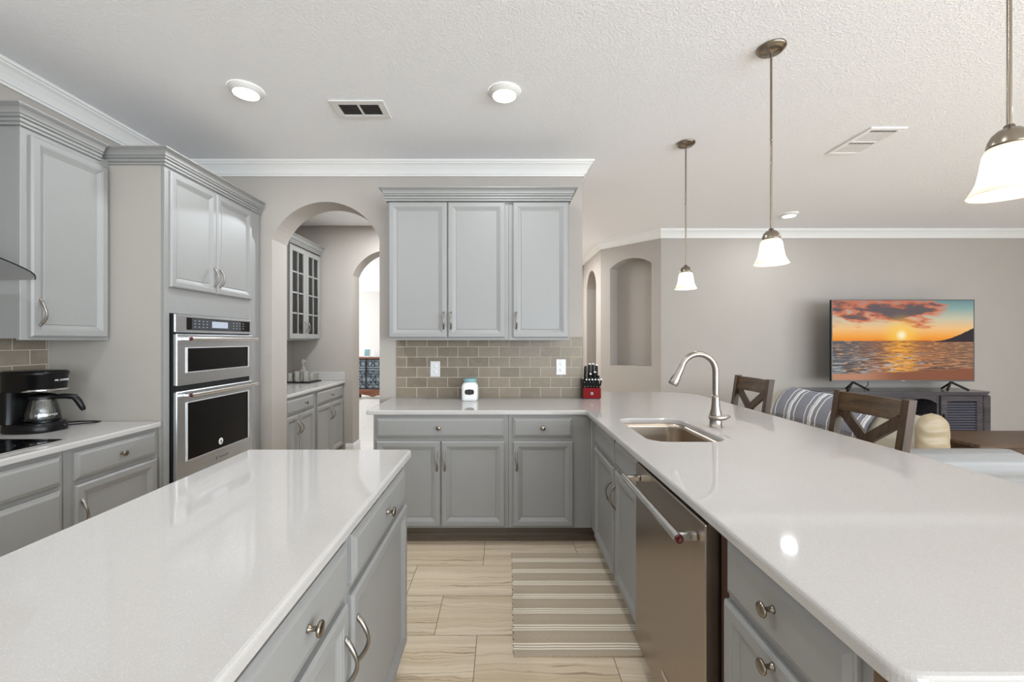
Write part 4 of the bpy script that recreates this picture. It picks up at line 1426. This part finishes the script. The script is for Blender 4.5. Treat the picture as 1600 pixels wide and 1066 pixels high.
# ------------------------------------------------------------------ sofa (back towards the bar, faces +x)
sf = thing('leather_sofa', 'cream leather sofa with its back to the bar under a striped throw', 'sofa', (3.1, 3.16, 0))
SL = 1.78
BACKP = [(.0, .10), (.0, .30), (.0, .54), (.008, .60), (.035, .665), (.08, .73), (.135, .782), (.19, .79), (.228, .755), (.245, .67), (.25, .42)]
def prof_at(pr, w):
    i = min(max(w, 0), 1) * (len(pr) - 1); k = min(int(i), len(pr) - 2); fr = i - k
    return (pr[k][0] + (pr[k + 1][0] - pr[k][0]) * fr, pr[k][1] + (pr[k + 1][1] - pr[k][1]) * fr)
def sofaback(a, w):
    yy = SL * a
    x, z = prof_at(BACKP, w)
    seam = .006 * math.exp(-((yy % .30 - .15) / .012) ** 2)
    return (x + seam * (1 if x < .1 else -1), yy, z - seam * .5)
b = MB().grid(sofaback, 120, 40)
b.build('backrest', M['cream'], sf)
def endcap(a, w):
    # puckered rounded near end of the backrest
    ang_ = PI * w
    zz = .10 + .735 * a
    prof_ = (1 - max(0, (a - .82) / .18) ** 2.2)
    wr = .009 * math.sin(a * 50 + w * 9 + 2 * math.sin(w * 7)) * math.sin(ang_) ** .5 * (1 - .5 * w)
    xx = .125 - .125 * math.cos(ang_) * (prof_ ** .5 if prof_ > 0 else 0)
    return (xx, -(.07 + wr) * math.sin(ang_) * (prof_ ** .5 if prof_ > 0 else 0) + .004, zz)
MB().grid(endcap, 60, 24).build('back_end', M['beige'], sf)
MB().pillow((.60, SL / 2, .33), .25, SL / 2 - .205, .11, 6).build('seat_cushion', M['cream'], sf)
MB().box(.24, .85, .02, SL - .02, .06, .22, .02).build('plinth', M['cream'], sf)
for yy in (.10, SL - .10):
    MB().pillow((.55, yy, .29), .27, .10, .23, 5).build('armrest', M['beige'], sf)
for yy in (SL * .3, SL * .7):
    MB().pillow((.41, yy, .58), .075, SL * .19, .13, 3.4).build('back_cushion', M['cream'], sf)

# striped throw draped over the back
th = thing('striped_throw', 'grey and white striped fringed throw bunched over the sofa back', 'throw', (3.1, 3.56, 0))
TL = 1.24
THP = [(-.022, .565), (-.020, .59), (.006, .655), (.045, .715), (.09, .77), (.14, .808), (.195, .818), (.245, .775), (.266, .70), (.268, .66)]
def throw(a, w, e=0.0):
    yy = TL * a
    x, z = prof_at(THP, w)
    top = math.sin(PI * min(w / .8, 1)) if w < .8 else 0
    ends = min(1, a / .10, (1 - a) / .10)
    ends = max(0, ends) ** .5
    z += top * ends * (.012 + .045 * a + .005 * math.sin(yy * 17 + w * 3))
    x -= .004 * (1 + math.sin(yy * 21)) * (1 if w < .3 else 0)
    nx, nz = (-.7, .7) if w < .45 else ((0, 1) if w < .75 else (1, 0))
    return (x + e * nx, yy, z + e * nz)
MB().grid(lambda a, w: throw(a, w), 70, 36).grid(lambda a, w: throw(a, w, .007), 70, 36).build('cloth', M['throw'], th)
b = MB()
for i in range(66):
    a = (i + .5) / 66
    p = Vector(throw(a, 0.0, .004))
    b.tube([p, p + Vector((-.004, random.uniform(-.006, .006), -.018)), p + Vector((-.002, random.uniform(-.008, .008), -.036))], [.004, .005, .0035], 5)
b.build('fringe', M['throw'], th)['kind'] = 'stuff'

# ------------------------------------------------------------------ armchair with its back to the camera
ac = thing('leather_armchair', 'pale grey leather armchair seen from behind past the bar end', 'armchair', (2.08, 2.30, 0))
AW = .84
def acback(a, w):
    # cross section (y, z) swept along x
    pr = [(0, .08), (0, .50), (.004, .60), (-.006, .66), (.0, .715), (.03, .752), (.09, .765), (.16, .752), (.20, .70), (.21, .45)]
    i = w * (len(pr) - 1); k = min(int(i), len(pr) - 2); fr = i - k
    y = pr[k][0] + (pr[k + 1][0] - pr[k][0]) * fr; z = pr[k][1] + (pr[k + 1][1] - pr[k][1]) * fr
    xx = AW * a
    ed_ = max(0, abs(a - .5) * 2 - .9) / .1
    z -= .06 * ed_ ** 2.2 * (1 if z > .5 else 0)
    s1 = math.exp(-((a - .62) / .008) ** 2) * (1 if z < .62 else 0)
    s2 = math.exp(-((z - .625) / .006) ** 2) * (1 if y < .05 else 0)
    return (xx, y + .006 * max(s1, s2), z)
MB().grid(acback, 80, 44).add([acback(0, i / 44) for i in range(45)], [tuple(range(45))]).add([acback(1, i / 44) for i in range(45)], [tuple(range(45))]).build('backrest', M['greyleather'], ac)
MB().pillow((AW / 2, .46, .36), AW / 2 - .17, .26, .11, 5).build('seat_cushion', M['greyleather'], ac)
for xx in (.085, AW - .085):
    MB().pillow((xx, .46, .33), .082, .25, .25, 5).build('armrest', M['greyleather'], ac)
MB().box(.04, AW - .04, .22, .70, .04, .24, .02).build('plinth', M['greyleather'], ac)

# ------------------------------------------------------------------ coffee table
ct_ = thing('coffee_table', 'low dark brown wooden table past the pale armchair', 'table', (4.85, 4.05, 0))
MB().box(-.59, .59, -.30, .30, .415, .450, .008).build('table_top', M['tablewood'], ct_)
MB().box(-.53, .53, -.25, .25, .34, .414).build('apron', M['tablewood'], ct_)
for sx_ in (-1, 1):
    for sy_ in (-1, 1):
        MB().box(sx_ * .52 - .03, sx_ * .52 + .03, sy_ * .24 - .03, sy_ * .24 + .03, 0, .339, .004).build('leg', M['tablewood'], ct_)

# ------------------------------------------------------------------ television stand
ts = thing('television_stand', 'long espresso wood media stand with louvred door under the television', 'media stand', (3.84, 5.05, 0))
SW, SDp, SH = 2.08, .44, .765
b = MB().box(.06, SW - .06, .02, SDp, .06, .10).box(.06, SW - .06, SDp - .02, SDp, .10, SH - .045)
for xx in (.06, .60, 1.0, 1.40, SW - .085):
    b.box(xx, xx + .025, .02, SDp - .02, .10, SH - .045)
b.build('carcass', M['espresso'], ts)
top = round_poly([(0, .02, .02), (.10, -.02, .03), (SW - .10, -.02, .03), (SW, .05, .02), (SW, SDp, 0), (0, SDp, 0)], 4)
MB().prism(top, SH - .018, SH).prism(offset_poly(top, .012), SH - .044, SH - .0185).build('top', M['espresso'], ts)
b = MB()
for xx in (.62, 1.02):
    x0_, x1_ = xx + .005, xx + .375
    # arched header over an open bay
    us = [x0_ + (x1_ - x0_) * i / 16 for i in range(17)]
    v, f = [], []
    for q in us: v += [(q, .018, arch_z(q, x0_, x1_, SH - .14, SH - .085)), (q, .018, SH - .046)]
    for i in range(16): f.append((2 * i, 2 * i + 2, 2 * i + 3, 2 * i + 1))
    b.add(v, f)
b.build('arched_header', M['espresso'], ts)
for xx in (.625, 1.025):
    MB().box(xx, xx + .375, .04, SDp - .03, .46, .478).build('shelf', M['espresso'], ts)
for (x0_, x1_, hx) in ((.09, .59, .56), (1.43, 1.93, 1.455)):
    dd = MB().box(x0_, x0_ + .07, .0, .019, .13, SH - .05).box(x1_ - .07, x1_, .0, .019, .13, SH - .05).box(x0_ + .07, x1_ - .07, 0, .019, .13, .19).box(x0_ + .07, x1_ - .07, 0, .019, SH - .115, SH - .05).build('door', M['espresso'], ts)
    lv_ = MB()
    for i in range(15):
        zz = .19 + (SH - .115 - .19) * i / 15
        lv_.add([(x0_ + .07, .002, zz), (x1_ - .07, .002, zz), (x1_ - .07, .030, zz + .016), (x0_ + .07, .030, zz + .016), (x0_ + .07, .002, zz - .005), (x1_ - .07, .002, zz - .005), (x0_ + .07, .030, zz + .011), (x1_ - .07, .030, zz + .011)], [(0, 1, 2, 3), (0, 1, 5, 4), (4, 5, 7, 6)])
    lv_.build('louvres', M['slat'], dd)
    MB().box(hx - .008, hx + .008, -.018, -.001, .40, .50, .003).build('handle', M['iron'], dd)
for xx in (.03, 1.955):
    MB().box(xx, xx + .085, .005, .08, .0, SH - .046, .01).build('corner_post', M['espresso'], ts)
for xx in (.06, SW - .10):
    MB().box(xx, xx + .04, SDp - .06, SDp - .01, 0, .06).build('foot', M['espresso'], ts)

# ------------------------------------------------------------------ television
tv = thing('television', 'large flat television showing a sunset over the sea', 'television', (4.885, 5.13, SH + .0006))
TWD, THT, TZ = 1.742, 1.0, .115
MB().box(-TWD / 2, TWD / 2, 0, .035, TZ, TZ + THT, .006).box(-.5, .5, .035, .07, TZ + .08, TZ + .6, .02).build('cabinet', M['blackplastic'], tv)
b = MB()
for (a0, a1, c0, c1) in ((-TWD / 2, TWD / 2, TZ + THT - .010, TZ + THT), (-TWD / 2, TWD / 2, TZ, TZ + .018), (-TWD / 2, -TWD / 2 + .010, TZ + .018, TZ + THT - .010), (TWD / 2 - .010, TWD / 2, TZ + .018, TZ + THT - .010)):
    b.box(a0, a1, -.004, .0005, c0, c1)
b.build('bezel', M['greyprint'], tv)
MB().box(-TWD / 2 + .0105, TWD / 2 - .0105, -.002, -.0005, TZ + .0185, TZ + THT - .0105).build('screen', M['tv'], tv)
MB().box(-.02, .02, -.0055, -.0042, TZ + .004, TZ + .012).build('brand_badge', M['lidgrey'], tv)
for s_ in (-1, 1):
    b = MB()
    cx = s_ * .60
    b.tube([(cx - .12, -.06, .014), (cx + .0, .018, TZ - .012), (cx + .015, .018, TZ - .012), (cx + .14, -.06, .014)], .0135, 6, smooth=False)
    b.tube([(cx + .005, .018, TZ - .013), (cx + .03, .15, .013)], .012, 6, smooth=False)
    b.build('stand_foot', M['blackmatte'], tv)
MB().tube([(-.385, .045, TZ + .1), (-.385, .045, .07), (-.39, .10, .005)], .004, 6).build('power_cord', M['blackplastic'], tv)

# ------------------------------------------------------------------ pantry: glass wall cabinet, glasses, tray set
gcY, gcW, gcX = 4.335, .745, -2.214
gc = thing('glass_cabinet', 'grey pantry wall cabinet with paned glass doors seen through the arch', 'cabinet', (gcX, gcY, 0), R(90))
b = MB()
zt_ = 2.40
b.box(0, .018, .0, .325, UZ0, zt_).box(gcW - .018, gcW, .0, .325, UZ0, zt_).box(.018, gcW - .018, .0, .325, UZ0, UZ0 + .02).box(.018, gcW - .018, 0, .325, zt_ - .02, zt_)
b.box(.018, .035, 0, .019, UZ0 + .02, zt_ - .02).box(gcW - .035, gcW - .018, 0, .019, UZ0 + .02, zt_ - .02)
b.build('body', M['cab'], gc)
MB().box(.019, gcW - .019, .312, .324, UZ0 + .021, zt_ - .021).build('back_panel', M['toe'], gc)
shz = (1.625, 1.875, 2.12)
for z_ in shz:
    MB().box(.019, gcW - .019, .03, .31, z_ - .008, z_ + .008).build('shelf', M['toe'], gc)
for (x0_, x1_, hx) in ((.010, .369, .343), (.376, gcW - .010, .402)):
    z0_, z1_ = UZ0 + .016, zt_ - .015
    fw = .055
    d = MB().box(x0_, x0_ + fw, -.020, -.001, z0_, z1_, .003).box(x1_ - fw, x1_, -.020, -.001, z0_, z1_, .003).box(x0_ + fw, x1_ - fw, -.020, -.001, z0_, z0_ + fw, .003).box(x0_ + fw, x1_ - fw, -.020, -.001, z1_ - fw, z1_, .003)
    xm = (x0_ + x1_) / 2
    d.box(xm - .008, xm + .008, -.017, -.003, z0_ + fw, z1_ - fw)
    for k in range(1, 4):
        zz = z0_ + fw + (z1_ - z0_ - 2 * fw) * k / 4
        d.box(x0_ + fw, x1_ - fw, -.017, -.003, zz - .008, zz + .008)
    d = d.build('door', M['cab'], gc)
    MB().box(x0_ + fw, x1_ - fw, -.010, -.008, z0_ + fw, z1_ - fw).build('glass', M['pane'], d)
    pull(hx, 1.53).build('handle', M['nickel'], d)
crown('cabinet_crown', 'grey crown moulding on the pantry glass cabinet', [(-2.539, gcY - .001), (gcX + .020, gcY - .001), (gcX + .020, gcY + gcW + .001)], 2.402, -1)
def goblet(b, h=.13, r=.036):
    b.lathe([(0, 0), (.030, 0), (.030, .003), (.006, .008), (.005, h * .45), (.02, h * .55), (r, h * .75), (r * .92, h), (r * .88, h), (r * .9, h * .75), (.015, h * .58), (0, h * .56)], n=20)
    return b
for i, (yy, xx) in enumerate(((4.46, -2.36), (4.60, -2.36), (4.83, -2.36))):
    tag(goblet(MB()).build('goblet', M['goblet'], loc=(xx, yy, shz[0] + .0085)), ['clear goblet on the glass cabinet shelf nearest the first arch', 'clear goblet on the glass cabinet shelf behind the first door\'s edge', 'clear goblet on the glass cabinet shelf behind the second door'][i], 'glass', 'goblets behind the glass doors')
PZT = .8995
tr = tag(MB().box(-.17, .17, -.15, .15, 0, .012, .004).build('serving_tray', M['blackmatte'], loc=(-2.33, 4.88, PZT + .0003)), 'flat black serving tray on the pantry worktop', 'tray')
dz_ = PZT + .0130
dcn = thing('glass_decanter', 'tall smoky glass decanter with stopper on the black tray', 'decanter', (-2.325, 4.91, dz_))
MB().lathe([(0, 0), (.048, 0), (.050, .006), (.050, .10), (.042, .125), (.020, .145), (.016, .175), (.022, .185), (.014, .185), (0, .184)], n=12, smooth=False).build('bottle', M['amberglass'], dcn)
MB().lathe([(0, .186), (.014, .186), (.016, .196), (.028, .215), (.024, .238), (.010, .25), (0, .25)], n=12, smooth=False).build('stopper', M['amberglass'], dcn)
def tumbler(x, y, h, label):
    return tag(MB().lathe([(0, 0), (.032, 0), (.034, .004), (.038, h), (.036, h), (.032, .012), (0, .010)], n=12, smooth=False).build('tumbler', M['amberglass'], loc=(x, y, dz_)), label, 'glass', 'tumblers on the black tray')
tumbler(-2.24, 4.80, .115, 'tall smoky tumbler at the front corner of the black tray')
tumbler(-2.335, 4.79, .115, 'tall smoky tumbler standing before the decanter')
tumbler(-2.42, 4.80, .095, 'smoky tumbler on the tray next to the arch jamb')
tumbler(-2.225, 4.91, .085, 'short smoky tumbler beside the decanter on the far side')
tumbler(-2.23, 4.99, .085, 'short smoky tumbler at the rear of the tray by the upstand')

# ------------------------------------------------------------------ console beyond the second arch
cs = thing('iron_console', 'wrought iron and wood console cabinet in the far dining room', 'console', (-3.05, 10.1, 0))
CW, CD, CH = 1.0, .42, .985
MB().box(-CW / 2 - .03, CW / 2 + .03, -CD / 2 - .03, CD / 2 + .03, CH - .035, CH, .01).build('top', M['consolewood'], cs)
b = MB().box(-CW / 2 - .02, CW / 2 + .02, -CD / 2 - .02, CD / 2 + .02, .12, .235, .015)
b.prism([(-CW / 2, .12), (-CW / 2 + .16, .12), (-.10, .085), (0, .05), (.10, .085), (CW / 2 - .16, .12), (CW / 2, .12), (CW / 2, .14), (-CW / 2, .14)], -CD / 2 - .015, -CD / 2 + .02, 'xz')
b.build('base', M['consolewood'], cs)
for sx_ in (-1, 1):
    for sy_ in (-1, 1):
        MB().lathe([(0, 0), (.045, 0), (.06, .03), (.045, .07), (.03, .09), (.045, .119), (0, .119)], (sx_ * (CW / 2 - .06), sy_ * (CD / 2 - .06), 0), 14).build('foot', M['consolewood'], cs)
b = MB()
for xx in (-CW / 2 + .01, -CW / 6, CW / 6, CW / 2 - .01):
    b.box(xx - .014, xx + .014, -CD / 2, -CD / 2 + .028, .235, CH - .035)
for xx in (-CW / 2 + .01, CW / 2 - .01):
    b.box(xx - .014, xx + .014, CD / 2 - .028, CD / 2, .235, CH - .035)
for z_ in (.255, .66, .72, CH - .055):
    b.box(-CW / 2, CW / 2, -CD / 2 + .004, -CD / 2 + .022, z_ - .009, z_ + .009)
b.build('iron_frame', M['iron'], cs)
b = MB()
def ringc(cx, cz, r_):
    b.tube([(cx + r_ * math.cos(2 * PI * k / 16), -CD / 2 + .012, cz + r_ * math.sin(2 * PI * k / 16)) for k in range(17)], .008, 6)
for k in range(3):
    x0_ = -CW / 2 + .03 + k * (CW - .03) / 3; x1_ = x0_ + (CW - .09) / 3
    b.tube([(x0_, -CD / 2 + .012, .27), (x1_, -CD / 2 + .012, .65)], .008, 6)
    b.tube([(x1_, -CD / 2 + .012, .27), (x0_, -CD / 2 + .012, .65)], .008, 6)
    xm = (x0_ + x1_) / 2
    for (ox, oz, r_) in ((0, .46, .07), (-.09, .37, .045), (.09, .37, .045), (-.09, .56, .045), (.09, .56, .045), (-.08, .83, .06), (.08, .83, .06), (0, .80, .04), (0, .90, .035), (0, .31, .035), (0, .61, .035)):
        ringc(xm + ox, oz, r_)
b.build('scrollwork', M['iron'], cs)
MB().box(-CW / 2 + .03, CW / 2 - .03, -CD / 2 + .045, CD / 2 - .02, .236, CH - .036).build('inner_panel', M['bluebottle'], cs)
def photo_frame(x, y, w, h, mat, label):
    r = thing('picture_frame', label, 'picture frame', (x, y, CH + .0035), group='small frames on the iron console')
    sl = .25
    def Q(a, zz, dep): return (a, zz * sl + dep, zz)
    b = MB()
    v = [Q(-w / 2, 0, 0), Q(w / 2, 0, 0), Q(w / 2, h, 0), Q(-w / 2, h, 0), Q(-w / 2, 0, .02), Q(w / 2, 0, .02), Q(w / 2, h, .02), Q(-w / 2, h, .02)]
    b.add(v, [(0, 1, 2, 3), (4, 5, 6, 7), (0, 1, 5, 4), (1, 2, 6, 5), (2, 3, 7, 6), (3, 0, 4, 7)])
    b.build('frame', M['whitegloss'] if mat == 'teal' else M['polished'], r)
    m_ = .022
    MB().add([Q(-w / 2 + m_, m_, -.003), Q(w / 2 - m_, m_, -.003), Q(w / 2 - m_, h - m_, -.003), Q(-w / 2 + m_, h - m_, -.003), Q(-w / 2 + m_, m_, -.001), Q(w / 2 - m_, m_, -.001), Q(w / 2 - m_, h - m_, -.001), Q(-w / 2 + m_, h - m_, -.001)], [(0, 1, 2, 3), (4, 5, 6, 7), (0, 1, 5, 4), (1, 2, 6, 5), (2, 3, 7, 6), (3, 0, 4, 7)]).build('picture', M[mat], r)
photo_frame(-3.24, 10.05, .17, .20, 'teal', 'small white picture frame with teal picture on the iron console')
photo_frame(-2.98, 10.05, .22, .18, 'white', 'small silvery picture frame nearest the arch jamb on the console')
